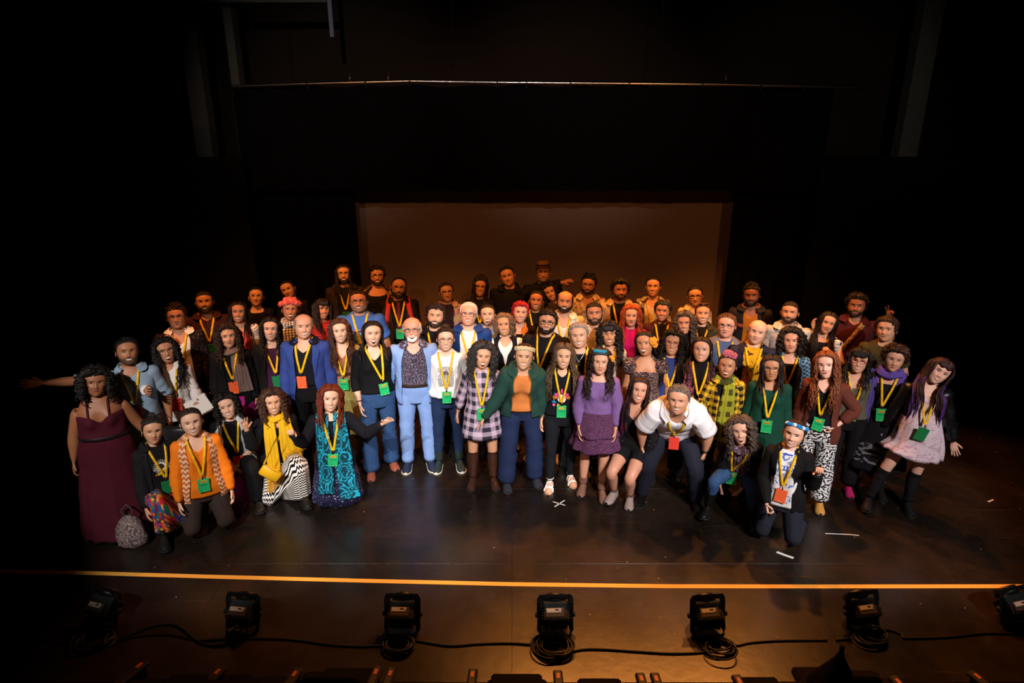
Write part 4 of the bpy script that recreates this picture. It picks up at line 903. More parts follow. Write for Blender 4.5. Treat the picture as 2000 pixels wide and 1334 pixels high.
def badge_mesh(col):
    if col in BADGE: return BADGE[col]
    mb = MB(); w_, h_ = .047, .068; bevbox(mb, (0, 0, -h_ - .002), (w_, .0022, h_), .0015, 0); boxg(mb, (0, -.0005, -.004), (.007, .0028, .003), m=3)
    rs = random.Random(4)
    if col == 'green':
        def row(z, hh, x0, x1, m, gap=.0018):
            x = x0
            while x < x1 - .002:
                w1 = rs.uniform(.003, .0055); boxg(mb, (x + w1 / 2, -.0026, z + rs.uniform(-.0007, .0007)), (w1 / 2, .0005, hh * rs.uniform(.8, 1.1)), m=m); x += w1 + gap * .5
        row(-.018, .0028, -.016, -.003, 1); row(-.018, .0028, .003, .016, 1); row(-.0275, .0042, -.030, .032, 2); row(-.0385, .0042, -.029, .029, 2); row(-.0275, .0022, -.028, .030, 1); row(-.0385, .0022, -.027, .027, 1)
        row(-.064, .0020, -.032, .034, 3); row(-.071, .0009, -.016, .016, 3); row(-.127, .0014, -.012, .012, 1)
        for x in (-.040, .040):
            for z in (-.010, -.126): boxg(mb, (x, -.0026, z), (.0022, .0005, .003), m=1)
    elif col == 'orange':
        for i in range(12): boxg(mb, (-.018 + i * .0033, -.0026, -.126), (.0012, .0005, .0016), m=4)
    base = {'green': '#1fb36b', 'orange': '#f2683a', 'red': '#c8392c', 'dgreen': '#1c7a45'}[col]
    o = mb.build('badge', [plain(base, .45), plain('#e8d33a', .5), plain('#e58a1f', .5), plain('#123a26', .5), plain('#f7cdb8', .5)], None, None, False); me = o.data; bpy.data.objects.remove(o); BADGE[col] = me; return me
# ------------------------------------------------------------------ dressing one person from a description
PEOPLE = {}
def person(i, u, v, label, **p):
    p['id'] = i; zh = p['st'] - .14; x, y = at(u, v, p.get('zh', zh)); ang = -math.degrees(math.atan2(x, y))
    p['yaw'] = ang * .8 + p.get('yaw', 0); p['hyaw'] = ang; hd = p.get('head', (0, 0, 0)); p['head'] = (hd[0], hd[1] - 10, hd[2])
    p.setdefault('seedk', i); h = Human(p); c = h.pt([h.HC + h.hs * np.array([0, -.06, .10])], HE)[0]; X, Y = at(u, v, c[2])
    e = empty('person', (X - c[0], Y - c[1], 0), label, 'person', 'people posing for the group photograph'); h.loc = np.array([X - c[0], Y - c[1], 0]); h.e = e
    sh = p.get('shoe', dict(m=plain('#16130f', .45))); h.body(e, feet=sh.get('bare', False)); h.hair(e)
    if 'beard' in p: h.beard(e, *p['beard'])
    if 'gl' in p: h.glasses(e, **p['gl'])
    bot = p.get('bot', dict(m=cloth('#15151a')))
    if bot:
        if 'hem' in bot: h.build_skirt(e, bot)
        else: h.build_pants(e, bot)
    off = .016
    if 'top' in p:
        d = p['top']
        if p.get('jk', {}).get('sl', .53) and 'jk' in p and d.get('sl', .53): d = {**d, 'sl': 0 if p['jk'].get('sl', .53) >= d.get('sl', .53) else d.get('sl', .53), 'so': -.003, 'so1': .009, 'swr': .001, 'wr': .002, 'puff': 0}
        h.build_top(e, d, d.get('name', 'shirt')); off = d.get('off', .012) + .004
    if 'jk' in p: h.build_top(e, {'hem': .86, 'off': .026, 'open': (.5, .42, .36, .44), 'k': .3, **p['jk']}, p['jk'].get('name', 'jacket'))
    if sh.get('m'): h.shoes(e, sh)
    h.off = off
    if 'scarf' in p: h.scarf(e, **p['scarf'])
    if 'lan' in p:
        l = p['lan']; l = dict(col=l) if isinstance(l, str) else dict(l); l.setdefault('off', off + .004); h.lanyard(e, **l)
    if 'ear' in p:
        for k in (-1, 1):
            mb = MB(); a = float(h.HA(.085) * h.fw); ball(mb, h.HC + h.hs * np.array([k * (a + .012), .006, .066]), np.array([.006, .006, p.get('earl', .007)]), HE, 0, 8, 6); mb.build('earring', [plain(p['ear'], .25, .8)], e, h.pose)
    PEOPLE[i] = h; return h
def C(c, pat=None, **k): return cloth(c, pat, **k)
# ------------------------------------------------------------------ the people
SA, SB, SD, SE = '#dfb296', '#d09c7a', '#b9825e', '#9a6545'
K, DB, BR = '#100b09', '#21140d', '#3c2516'
BLK = C('#121214'); BLK2 = C('#1a191c'); NAVY = C('#18223c'); JEAN = C('#2d4a74', ('tex', '#35527e', .012, .55)); DJEAN = C('#1c2b45', ('tex', '#22334f', .012, .55))
def pants(m, cut='str', **k): return dict(m=m, cut=cut, **k)
def tee(m, **k): return {**dict(m=m, n='crew', sl=.17, off=.014, hem=.90, k=.25, so1=.024), **k}
def shirt(m, **k): return {**dict(m=m, n='v', nz=1.38, sl=.53, off=.015, hem=.88, k=.25, collar=1), **k}
def blouse(m, **k): return {**dict(m=m, n='scoop', sl=.53, off=.010, hem=.95, k=.6), **k}
GRN, DGR, ORG, RED = dict(col='green'), dict(col='dgreen'), dict(col='orange'), dict(col='red')
# ---- left end
person(1, 187, 751, 'woman in a long maroon gown with thin belt, leftmost standing figure', st=1.63, w=.78, skin='#94603f', lip='#7a2a2c', exp='c', hair=('big', K, dict(L=.16, vol=.045, front=.186)),
       top=dict(m=C('#46121f'), n='strap', nz=1.27, sl=0, hem=.03, off=.010, k=1.2, flare=.10, wz=1.08, fold=(.045, 13, 1.05), name='gown', rows=44), bot=None, al=((.34, .05, -1), (.16, .12, -1), 'rel', 0), ar=((.5, -.1, -1), (.55, .05, -.9), 'rel', 0), head=(4, 4, 4))
person(2, 250, 690, 'man in a blue-grey sweater stretching one arm far out to the left', st=1.74, sex='m', skin='#a8704c', hair=('short', K), beard=('#4a3426', 'full', .003), exp='g', top=dict(m=C('#8fa6bc'), n='v', nz=1.36, sl=.30, hem=.93, off=.016, k=.3, collar=1, swr=.006), bot=pants(C('#b8ac9c')), lan=dict(col='red', zb=1.12), al=((1, .25, .06), (1, .3, .20), 'open', -80), ar=((.4, -.1, -1), (.0, .3, -.9), 'cup', 0))
person(3, 300, 846, 'kneeling woman in a black zip jacket and rainbow patchwork skirt', st=1.62, w=.2, skin=SB, exp='c', noear=0, hair=('bun', '#201814', dict(bun=(0, .06, .225, .035), t=.009)), leg='sit0', lsh=-.045, ear='#d8b048', top=tee(C('#141316'), hem=.96), jk=dict(m=BLK2, sl=.53, hem=.93, open=(.55, .5, .45, .5), collar=1, off=.030), bot=dict(m=C('#c03028', ('patch', ('#c02a2e', '#2a4c9c', '#e0a428', '#2f6a4c', '#d86a24', '#5a2442', '#c02a2e', '#284488'), .11)), hem=.16, flare=-.06, fold=(.03, 7), wz=1.02), lan=dict(col='dgreen', zb=1.12, dx=.02), al=((.18, .2, -1), (.05, .45, -1), 'rel', 0), ar=((.2, .1, -1), (-.2, .5, -.8), 'rel', 0), head=(0, 6, 0), yaw=14)
person(4, 325, 688, 'woman in a white shirt reaching one hand toward the camera', st=1.62, w=.15, skin=SD, exp='o', gl=dict(col='#3a2416', rnd=2.2, hw=.028, hh=.023), hair=('big', K, dict(L=.34, vol=.035)), top=shirt(C('#ece8e6'), off=.020, hem=.80, k=.05, swr=.008, wr=.008), bot=pants(C('#2a2a30')), lan=dict(col='red', zb=1.13, dx=.05), al=((.30, .85, -.25), (-.18, 1, .30), 'claw', -30), ar=((.42, .1, -1), (.1, 1, -.05), 'grip', -60), head=(6, 0, -10), lean=(3, 5, 0))
person(5, 344, 622, 'man in a black floral jacket holding his hand to his chin', st=1.76, sex='m', skin=SD, exp='c', gl=dict(col='#2a1a10'), hair=('quiff', '#2a1a10'), top=shirt(C('#e4ddd4'), nz=1.30), jk=dict(m=C('#151314', ('flor', ('#8a4a2a', '#b08040', '#5a2a22'), .05, .24)), sl=.53), bot=pants(BLK), al=((.25, .62, -.75), (-.42, .25, 1), 'fist', 40), lan=dict(col='orange', zb=1.15))
person(6, 399, 592, 'bearded man in a dark maroon shirt with yellow lanyard, left back row', st=1.77, sex='m', w=.25, skin=SD, exp='g', hair=('buzz', K), beard=(K, 'full', .013), top=shirt(C('#3a1c1e')), bot=pants(BLK), lan=dict(col='dgreen', zb=1.16))
person(7, 375, 829, 'kneeling woman in an orange sweater and patterned open vest', st=1.64, w=.22, skin=SA, exp='g', hair=('up', '#2a1a12', dict(part=0)), leg='kneel', top=dict(m=C('#ee7d18'), n='v', nz=1.31, sl=.535, off=.018, hem=.84, k=.15, so1=.022, name='sweater', swr=.006), jk=dict(m=C('#b8673a', ('zig', '#e8bd94', .05)), sl=0, hem=.78, open=(.62, .52, .45, .5), off=.030, name='vest'), bot=pants(C('#3c302c')), lan=dict(col='green', zb=1.10, off=.032), al=((.26, .12, -1), (.06, .2, -1), 'rel', 0), ar=((.26, .12, -1), (.10, .2, -1), 'rel', 0), head=(2, 2, -4), yaw=8)
person(8, 443, 798, 'crouching woman in a pale grey sleeveless vest behind the orange sweater', st=1.62, w=.15, skin=SA, exp='g', hair=('wavy', K, dict(L=.17, vol=.04, curl=.014, per=.07, n=110)), leg='sit1', top=tee(BLK, hem=.95), jk=dict(m=C('#b6bcc2'), sl=.0, hem=.86, open=(.6, .5, .4, .45), name='vest'), bot=pants(BLK), lan=dict(col='red', zb=1.10, dx=.03), al='front', ar='front', head=(-4, 2, -8))
person(9, 446, 660, 'woman with curly brown hair and draped grey-mauve scarf', st=1.62, w=.12, skin=SB, exp='c', hair=('big', '#24140c', dict(L=.26, vol=.042)), top=tee(BLK, sl=.53), jk=dict(m=BLK, sl=.54, hem=.72, open=(.4, .36, .34, .45)), bot=pants(C('#c02a8c')), scarf=dict(m=C('#75625c'), tails=((.07, .13, .96, .10, .15), (.05, .06, 1.05, .08, .10)), r=.024), lan=dict(col='orange', zb=1.13, off=.034), head=(2, 0, 3))
person(10, 465, 612, 'woman with parted dark hair in a coral red top, left back rows', st=1.64, w=.25, skin=SD, exp='g', hair=('long', K, dict(L=.26, part=0)), top=blouse(C('#cf4a36'), n='v', nz=1.33, off=.014), jk=dict(m=C('#e8dcc8', ('stripe', '#3a2a22', .03, 0, .2)), sl=.53, open=(.75, .7, .7, .75)), bot=pants(BLK))
person(11, 500, 581, 'woman with pulled-back hair and black round-neck top, left back row', st=1.63, w=.15, skin=SB, exp='c', gl=dict(col='#c8a888', thin=.0014), hair=('up', K), top=tee(BLK, n='scoop', nz=1.38, sl=.30), bot=pants(BLK), ear='#c8a060', head=(-4, -4, 4))
person(12, 561, 568, 'woman leaning her head, dark top, farthest back at left', st=1.63, skin=SB, exp='c', hair=('up', K), top=tee(C('#1c1418'), sl=.53), bot=pants(BLK), head=(-14, 4, -16), ear='#c8b080')
p13 = person(13, 567, 607, 'laughing person with a pink flower crown and black-and-white checked scarf', st=1.66, w=.2, skin=SD, exp='o', gl=dict(col='#c84848', thin=.0018), hair=('up', '#2a140e'), top=tee(C('#e0dcd4'), sl=.53), bot=pants(BLK), scarf=dict(m=C('#e6e2da', ('check', '#1c1a1a', .03)), tails=((.0, .0, 1.25, .16, .24),), r=.022), head=(-4, -2, 0))
person(14, 528, 646, 'woman with dark wavy hair, black cardigan and plum dress', st=1.64, skin=SA, exp='g', hair=('wavy', K, dict(L=.30, part=.015)), top=dict(m=C('#3a1834'), n='scoop', nz=1.38, sl=.3, off=.010, hem=.52, k=.6, flare=.14, name='dress'), bot=None, jk=dict(m=BLK, sl=.54, hem=.60, open=(.5, .42, .36, .42), k=.1, name='cardigan'), lan=dict(col='dgreen', zb=1.12, dx=.015, roll=-6), ear='#d8c090', shoe=dict(m=plain('#141010', .4)))
person(15, 594, 641, 'bald man in a blue blazer and dark shirt, left of centre', st=1.77, sex='m', skin='#d8a080', exp='g', hair=('fringe', '#8a7460', dict(top=.175)), brow='#6a4a34', top=shirt(C('#12151f'), n='v', nz=1.33, off=.012, hem=.98), jk=dict(m=C('#33478c'), lapel=1, sl=.54, hem=.80, open=(.62, .42, .34, .40), off=.030, name='blazer', wr=.004), bot=pants(BLK), lan=dict(col='orange', zb=1.13, off=.02, dx=-.035), al='down', ar=((.24, -.05, -1), (.10, .08, -1), 'rel', 0), head=(0, 4, 0), yaw=-10)
person(16, 534, 790, 'kneeling woman with curly hair, long yellow scarf and raised hand', st=1.64, skin=SB, exp='g', hair=('big', '#3a2114', dict(L=.20, vol=.045, per=.04)), leg='sit1', lsh=-.045, ear='#d8c8a0', top=blouse(BLK, n='v', nz=1.32, hem=.92, off=.014, so1=.02), bot=dict(m=C('#e8e4de', ('zig', '#121214', .030)), hem=.10, flare=-.02, fold=(.05, 10), wz=1.04), jk=dict(m=BLK, hem=.86, sl=.54, open=(.5, .42, .4, .5), off=.024), scarf=dict(m=C('#e8b81c', ('stripe', '#c8941a', .012, 1.57, .35)), tails=((-.075, -.075, .62, .12, .13), (.075, .15, .70, .12, .20)), r=.022, fringe=.12, off=.040), al=((.42, .6, -.6), (.12, .25, 1), 'open', -10), ar=((.2, .1, -1), (-.15, .4, -.8), 'rel', 0), head=(2, 2, 4), yaw=6, lan=dict(zb=1.20, off=.02, badge=False))
person(17, 633, 606, 'woman with dark bangs in a red striped top, left of the blue T-shirt', st=1.60, skin=SD, exp='g', bangs=.155, hair=('wavy', K, dict(L=.26)), top=blouse(C('#c8382c', ('stripe', '#7a1a16', .028, 0, .4)), n='crew', off=.012), bot=pants(BLK), head=(12, 0, 12), yaw=25)
person(18, 671, 537, 'laughing long-haired bearded man with glasses in the back row', st=1.80, sex='m', skin=SB, exp='o', gl=dict(col='#3a2a1c'), hair=('long', K, dict(L=.26, front=.192)), beard=(K, 'full', .010), top=tee(C('#16140f'), sl=.53), jk=dict(m=C('#2c2416'), collar=1), bot=pants(BLK), lan=dict(col='dgreen', zb=1.16), head=(0, -4, 0))
person(19, 737, 541, 'man with short curly hair, glasses and black vest at the backdrop edge', st=1.79, sex='m', skin=SD, exp='g', gl=dict(col='#2a1c14', rnd=2.1), hair=('curly', K, dict(t=.014, l=.022)), beard=('#2a1810', 'full', .004), top=tee(BLK, n='scoop', nz=1.34), jk=dict(m=C('#141214', ('stripe', '#8a6a3a', .10, 1.57, .3)), sl=.2, open=(.7, .62, .6, .6)), bot=pants(BLK))
p20 = person(20, 779, 564, 'bald bearded man in vest and tie with red backpack straps', st=1.76, sex='m', w=.32, skin=SD, exp='c', gl=dict(col='#241812'), hair=('buzz', K, dict(front=.21)), beard=(K, 'full', .014), top=shirt(C('#120f12'), nz=1.42, n='crew', hem=.95), jk=dict(m=C('#2a2214', ('dots', '#4a3a22', .012, .3)), sl=0, hem=.88, open=(.25, .3, .34, .4), name='waistcoat', off=.028), bot=pants(BLK), lan=dict(col='green', zb=1.13, off=.030), head=(0, 4, 0))
p21 = person(21, 700, 591, 'large man in a blue printed T-shirt with glasses and grey beard', st=1.77, sex='m', w=.62, skin=SD, exp='g', gl=dict(col='#1c140f', hh=.016), hair=('short', '#2c2018'), beard=('#6a5a4c', 'full', .010), brow='#2c2018', top=tee(C('#3a66b4'), sl=.24, off=.020, k=.1, hem=.84, so1=.04), bot=pants(DJEAN), lan=dict(col='dgreen', zb=1.14), al=((.36, .0, -1), (.2, .2, -1), 'rel', 0), ar=((.36, .0, -1), (.2, .2, -1), 'rel', 0))
person(22, 664, 650, 'woman with long brown hair in a rust-to-olive patterned dress', st=1.66, skin=SA, exp='g', hair=('wavy', '#3a1f12', dict(L=.34, vol=.03)), ear='#e8d8b0', top=dict(m=C('#8a7a3c', ('hband', ((0, '#7d7238'), (.98, '#8f7f46'), (1.11, '#5a2a1c'), (1.13, '#b05a34'), (1.29, '#8a5440')), '#c8b478')), n='v', nz=1.30, sl=.45, off=.012, hem=.42, k=.5, flare=.16, wz=1.10, fold=(.04, 10), name='dress'), bot=None, lan=dict(col='green', zb=1.13), shoe=dict(m=plain('#5a3018', .5), boot=.55))
person(23, 729, 655, 'woman in a black V-neck top and flared blue jeans', st=1.72, w=.24, skin=SA, exp='o', hair=('long', K, dict(L=.28, azmin=1.5, gap=.09, part=0)), ear='#d8d0c0', top=blouse(C('#0f0f12'), n='v', nz=1.32, sl=.40, hem=.96, off=.012), bot=pants(JEAN, 'flare'), shoe=dict(m=plain('#8a4a36', .5)), lan=dict(col='green', zb=1.12, dx=.06, roll=-8), al=((.25, .05, -1), (-.1, .45, -1), 'rel', 0), ar='back', leg='walk', head=(3, 2, 5), yaw=8)
p24 = person(24, 646, 783, 'kneeling red-haired woman in black with a teal swirl scarf', st=1.64, w=.2, skin=SA, exp='g', hair=('wavy', '#451a10', dict(L=.24, c2='#8a3418', vol=.03)), leg='kneel', lsh=-.03, top=tee(C('#14131a'), sl=.54, hem=.84, n='scoop', nz=1.37, off=.018), bot=dict(m=C('#1c1c3a', ('flor', ('#b8b4c8', '#6a6a94', '#1c1c3a'), .05, .28)), hem=.40, flare=.0, wz=1.02, fold=(.06, 8)), scarf=dict(m=C('#0f3c4a', ('swirl', '#1d93ae', .09)), tails=((-.085, -.085, .60, .12, .14), (.085, .105, .52, .12, .17)), loop=False, off=.030), lan=dict(col='green', zb=1.09, off=.045, roll=8), al=((.55, .1, -.85), (.25, .62, .75), 'fist', 0), ar=((.7, .1, -.7), (.7, .5, .65), 'open', -40), head=(0, 2, 0))
# ---- centre
person(25, 804, 647, 'man with white goatee in a light blue suit and floral shirt', st=1.73, sex='m', w=.16, skin='#d49a80', exp='o', gl=dict(col='#3a2016', hh=.016, thin=.0026), hair=('fringe', '#c8c0b4', dict(top=.16)), beard=('#d8d2c8', 'goat', .010), brow='#8a7a6a', top=shirt(C('#1b1b30', ('flor', ('#d8dcec', '#8aa0d0', '#d04a40', '#e8e8f0'), .020, .30)), nz=1.34, off=.010, hem=1.0), jk=dict(m=C('#7f9fd6'), lapel=1, sl=.54, hem=.77, open=(.72, .66, .56, .46), off=.028, k=.2, name='suit_jacket'), bot=pants(C('#7f9fd6'), wr=.005), shoe=dict(m=plain('#1c2740', .5), sm=plain('#c8beb0', .6)), al='back', ar='back', head=(0, 2, 0), feet=(8, 12))
person(26, 850, 620, 'man with dark curly hair and beard behind the white sweatshirt', st=1.75, sex='m', skin=SB, exp='g', hair=('curly', DB, dict(t=.018, l=.028, front=.19)), beard=(DB, 'full', .008), top=tee(BLK), jk=dict(m=BLK2, collar=1), bot=pants(BLK), lan=dict(col='green', zb=1.12))
person(27, 873, 573, 'person with short hair and glasses in a yellow and pink plaid jacket', st=1.64, skin=SB, exp='c', gl=dict(col='#2a2018', rnd=2.2), hair=('short', '#3c2a1c'), top=tee(C('#2a1a1c')), jk=dict(m=C('#c8b078', ('plaid', '#c87a6a', '#8a5a6a', .16)), collar=1, sl=.53), bot=pants(BLK))
p28 = person(28, 871, 666, 'woman in a white printed sweatshirt and dark blue jeans', st=1.62, w=.12, skin=SA, exp='g', gl=dict(col='#4a2c20', rnd=2.1, hw=.027, hh=.023), hair=('bun', '#241710', dict(bun=(0, .06, .215, .05))), ear='#2a2420', earl=.018, top=dict(m=C('#e6e8e8'), n='crew', nz=1.40, sl=.53, off=.024, hem=.93, k=.0, cinch=1, name='sweatshirt', wr=.008), bot=pants(C('#1d2d4c', ('tex', '#213252', .012, .55)), 'slim'), shoe=dict(m=plain('#1d2a26', .7), sm=plain('#d8d2c4', .6), ankle=.70), lan=dict(col='green', zb=1.06, off=.046), al='back', ar='back', head=(0, 3, -3))
person(29, 914, 616, 'older man with white hair and glasses in a royal blue jacket', st=1.77, sex='m', skin='#d8a284', exp='g', gl=dict(col='#241a16'), hair=('thin', '#c4beb6'), brow='#8a8078', top=tee(C('#e4e2de'), nz=1.41), jk=dict(m=C('#1c3c7c'), collar=1, open=(.45, .42, .36, .40), k=.1), bot=pants(DJEAN), lan=dict(col='green', zb=1.14, badge=False))
person(30, 938, 563, 'woman with a high dark bun, glasses and long black hair, back row', st=1.66, skin=SD, exp='g', gl=dict(col='#4a2a1c'), hair=('long', K, dict(L=.30)), top=tee(BLK, sl=.53), bot=pants(BLK), lan=dict(col='green', zb=1.12, badge=False))
person(31, 952, 617, 'woman in a pale blue collared shirt behind the black vest', st=1.60, w=.2, skin=SA, exp='o', hair=('up', DB), top=shirt(C('#8fa4c4')), bot=pants(BLK), head=(4, -2, 0))
p32 = person(32, 944, 700, 'laughing woman with curly black hair in a pink plaid dress and boots', st=1.56, w=.1, skin=SB, exp='o', hair=('big', '#15100e', dict(L=.24, vol=.058, c2='#4a4644')), top=dict(m=C('#cdb6cc', ('plaid', '#5a5468', '#1c1c26', .105)), n='crew', nz=1.43, sl=.46, off=.018, hem=.63, k=.1, flare=.10, wz=1.0, name='dress', wr=.006), bot=None, shoe=dict(m=plain('#3a2117', .35), boot=.47, name='boot'), lan=dict(col='green', zb=1.08), al='back', ar='back', head=(-2, 2, 4))
person(33, 984, 637, 'smiling woman in a black vest over white, centre', st=1.62, w=.28, skin='#d09a74', exp='g', hair=('wavy', '#2c1f18', dict(L=.14, c2='#a08468', part=.02)), top=tee(C('#e8e4e0'), sl=.10, n='v', nz=1.33), jk=dict(m=C('#121217'), sl=0, hem=.86, open=(.02, .02, .10, .42), name='vest', off=.026), bot=pants(BLK), head=(0, 1, -2))
person(34, 991, 542, 'tall man in black with receding hair in front of the backdrop', st=1.80, sex='m', w=.2, skin=SD, exp='c', hair=('buzz', K, dict(front=.198)), top=tee(BLK), jk=dict(m=BLK, collar=1), bot=pants(BLK), ar=((1, -.30, .10), (.85, .10, .30), 'rel', 0), head=(-4, 2, -8))
person(35, 1017, 613, 'woman with short red curly hair and yellow lanyard', st=1.61, w=.2, skin='#dca890', exp='g', hair=('curly', '#8a1420', dict(t=.016, l=.024, c2='#c82a38')), ear='#d8a0a0', earl=.012, top=tee(BLK, n='scoop', nz=1.33, sl=.53), bot=pants(BLK), lan=dict(col='green', zb=1.10, badge=False))
person(36, 1047, 589, 'woman with pulled-back dark hair and hoop earrings behind the red curls', st=1.62, skin=SD, exp='g', hair=('up', K), ear='#c8a050', earl=.016, top=tee(BLK, sl=.53), bot=pants(BLK), lan=dict(col='green', zb=1.12, badge=False), head=(0, 0, 6))
p37 = person(37, 1061, 535, 'man in a brown fedora hat and glasses, highest in the back row', st=1.80, sex='m', skin=SD, exp='c', gl=dict(col='#1c1410'), hair=('thin', '#4a3a2c'), beard=('#6a5a4a', 'full', .004), top=tee(BLK), jk=dict(m=BLK), bot=pants(BLK))
person(38, 1075, 573, 'woman with curly dark hair tilting her head below the fedora', st=1.58, skin=SB, exp='g', hair=('big', K, dict(L=.20, vol=.04)), top=tee(C('#2a2420', ('dots', '#9a8a74', .03, .28))), bot=pants(BLK), head=(0, 0, -18))
person(39, 1068, 632, 'bearded man with glasses in a black T-shirt and bright lanyard', st=1.74, sex='m', w=.5, skin=SB, exp='g', gl=dict(col='#14110f', hh=.016, thin=.0026), hair=('curly', K, dict(t=.016, l=.022)), beard=(K, 'chin', .008), top=tee(C('#13141a'), sl=.24, off=.018, k=.15, hem=.86), bot=pants(BLK), shoe=dict(m=plain('#d8d4cc', .6), sm=plain('#e8e4dc', .6)), lan=dict(col='green', zb=1.12, dx=-.03), head=(-4, 2, 2), yaw=-12)
p40 = person(40, 1023, 700, 'woman in a green fleece jacket leaning forward with a knotted headband', st=1.68, w=.2, skin='#d2a07e', exp='g', gl=dict(col='#b89a7a', thin=.0014, hw=.029, hh=.022), hair=('up', '#2a1810'), top=tee(C('#cf7d40'), nz=1.40, hem=.92, sl=.2), jk=dict(m=C('#23423a', None, rough=.98), collar=1, sl=.545, hem=.84, open=(.42, .40, .36, .42), off=.034, so1=.03, k=.05, swr=.006), bot=pants(C('#1c2848'), 'wide', wr=.008), shoe=dict(m=C('#2a2a34', ('flor', ('#c8b8d0', '#d8a040', '#6a7aa0', '#2a2a34'), .022, .34)), ankle=0), pel=(10, 0), lean=(16, 3, 0), leg=((.10, .22, -1), (.06, -.05, -1), (.12, .02, -1), (.02, -.14, -1), 'flat'), al=((.42, .55, -1), (.55, .5, -.8), 'open', -20), ar=((.24, .2, -1), (.05, .2, -1), 'open', 0), head=(2, 4, 0), feet=(-8, 16))
person(41, 1103, 592, 'laughing bald man with black beard in an open white shirt', st=1.76, sex='m', w=.15, skin=SB, exp='o', hair=('fringe', K, dict(top=.175)), beard=(K, 'full', .008), top=shirt(C('#ded8cc'), nz=1.30, off=.018), bot=pants(BLK), lan=dict(col='green', zb=1.12), head=(0, -2, 4))
person(42, 1148, 559, 'man with slicked dark hair and glasses in a cream patterned shirt', st=1.76, sex='m', skin=SD, exp='c', gl=dict(col='#2a1c14'), hair=('quiff', K), beard=(K, 'full', .005), top=shirt(C('#d8c49c', ('tex', '#a07c54', .06, .56)), nz=1.34), bot=pants(BLK), head=(0, 4, 0))
p43 = person(43, 1130, 659, 'grey-haired man in a black T-shirt with a peace-sign necklace', st=1.71, sex='m', skin='#d6a284', exp='g', hair=('short', '#6e6862', dict(t=.015, c2='#a8a29a')), brow='#4a4440', top=tee(C('#14141a'), nz=1.40), bot=pants(C('#2a2c30')), lan=dict(col='green', zb=1.10, badge=False, dx=.05), head=(-2, 3, 0))
p44 = person(44, 1101, 700, 'woman with long wavy hair in a black T-shirt with colourful face print', st=1.57, skin='#d6a684', exp='g', hair=('wavy', '#33231a', dict(L=.44, vol=.032, curl=.012, per=.07, c2='#7a6044', n=120, part=0, gap=.085)), top=tee(C('#111218'), n='v', nz=1.37, hem=.92, off=.013), bot=pants(C('#15171d'), 'slim', s1=.80), shoe=dict(bare=True), lan=dict(col='green', zb=1.10, badge=True, off=.022), al=((.22, .02, -1), (.1, .1, -1), 'rel', 0), ar='back', leg='walk', head=(0, 2, 2), feet=(6, 14))
person(45, 1161, 615, 'man with short hair and beard in a cream hoodie', st=1.73, sex='m', skin=SD, exp='c', hair=('buzz', K), beard=('#1c120d', 'full', .007), top=dict(m=C('#cbbba0'), n='crew', sl=.53, off=.02, hem=.88, k=.1, collar=1, name='hoodie'), bot=pants(BLK))
p46 = person(46, 1173, 711, 'woman in a lavender top and purple tiered skirt with flowers in her hair', st=1.58, w=.14, skin='#d29c80', exp='c', hair=('wavy', '#1f120e', dict(L=.32, vol=.034, curl=.013, n=110)), top=blouse(C('#7a5c94'), n='scoop', nz=1.38, sl=.50, hem=1.0, off=.010, puff=.022, so=.006, k=.5), bot=dict(m=C('#4a2446', ('dots', '#b088a8', .016, .26)), hem=.60, tier=.76, flare=.26, wz=1.03, fold=(.05, 9)), shoe=dict(m=plain('#7d5646', .7), ankle=.72, name='ankle_boot'), al=((.26, .08, -1), (-.05, .3, -1), 'rel', 0), ar=((.26, .08, -1), (-.05, .3, -1), 'rel', 0), leg=((.06, -.08, -1), (.03, -.10, -1), (.0, .12, -1), (-.02, -.02, -1), 'flat'), head=(0, 2, 4))
person(47, 1190, 656, 'woman with big dark hair and wispy bangs behind the lavender top', st=1.62, skin=SD, exp='g', bangs=.150, hair=('big', K, dict(L=.32, vol=.04)), top=blouse(C('#d8ccb4'), n='v', nz=1.30), bot=pants(BLK), lan=dict(col='green', zb=1.12, badge=False))
person(48, 1213, 569, 'man with thick dark curls in a tan open shirt over black', st=1.76, sex='m', skin=SD, exp='c', hair=('curly', K, dict(t=.026, l=.034)), beard=('#2a1810', 'full', .003), top=tee(BLK), jk=dict(m=C('#c0a47c'), collar=1, open=(.5, .45, .42, .5)), bot=pants(BLK), lan=dict(col='green', zb=1.14, badge=False), head=(4, 2, 3))
person(49, 1233, 620, 'woman with long copper hair in a bright pink top', st=1.60, w=.2, skin='#dcaa8c', exp='c', hair=('wavy', '#7a3016', dict(L=.34, vol=.035, c2='#b85a28')), top=tee(C('#d0186c'), sl=.4), bot=pants(BLK))
p50 = person(50, 1257, 674, 'woman in a square-necked floral dress with an orange flower at her ear', st=1.63, w=.2, skin=SD, exp='o', hair=('long', K, dict(L=.40, azmin=1.5, share=.0)), ear='#e0b048', earl=.014, top=dict(m=C('#2a1a24', ('flor', ('#e0c8b8', '#d8b8a8', '#8a5a5a', '#e8d8c8'), .030, .32)), n='square', nz=1.30, sl=.12, off=.010, hem=.60, k=.8, flare=.22, puff=.02, so1=.03, name='dress'), bot=None, ar=((.5, -.05, -1), (.0, .25, -1), 'rel', 0), head=(-4, -2, -10), shoe=dict(m=plain('#1a1414')))
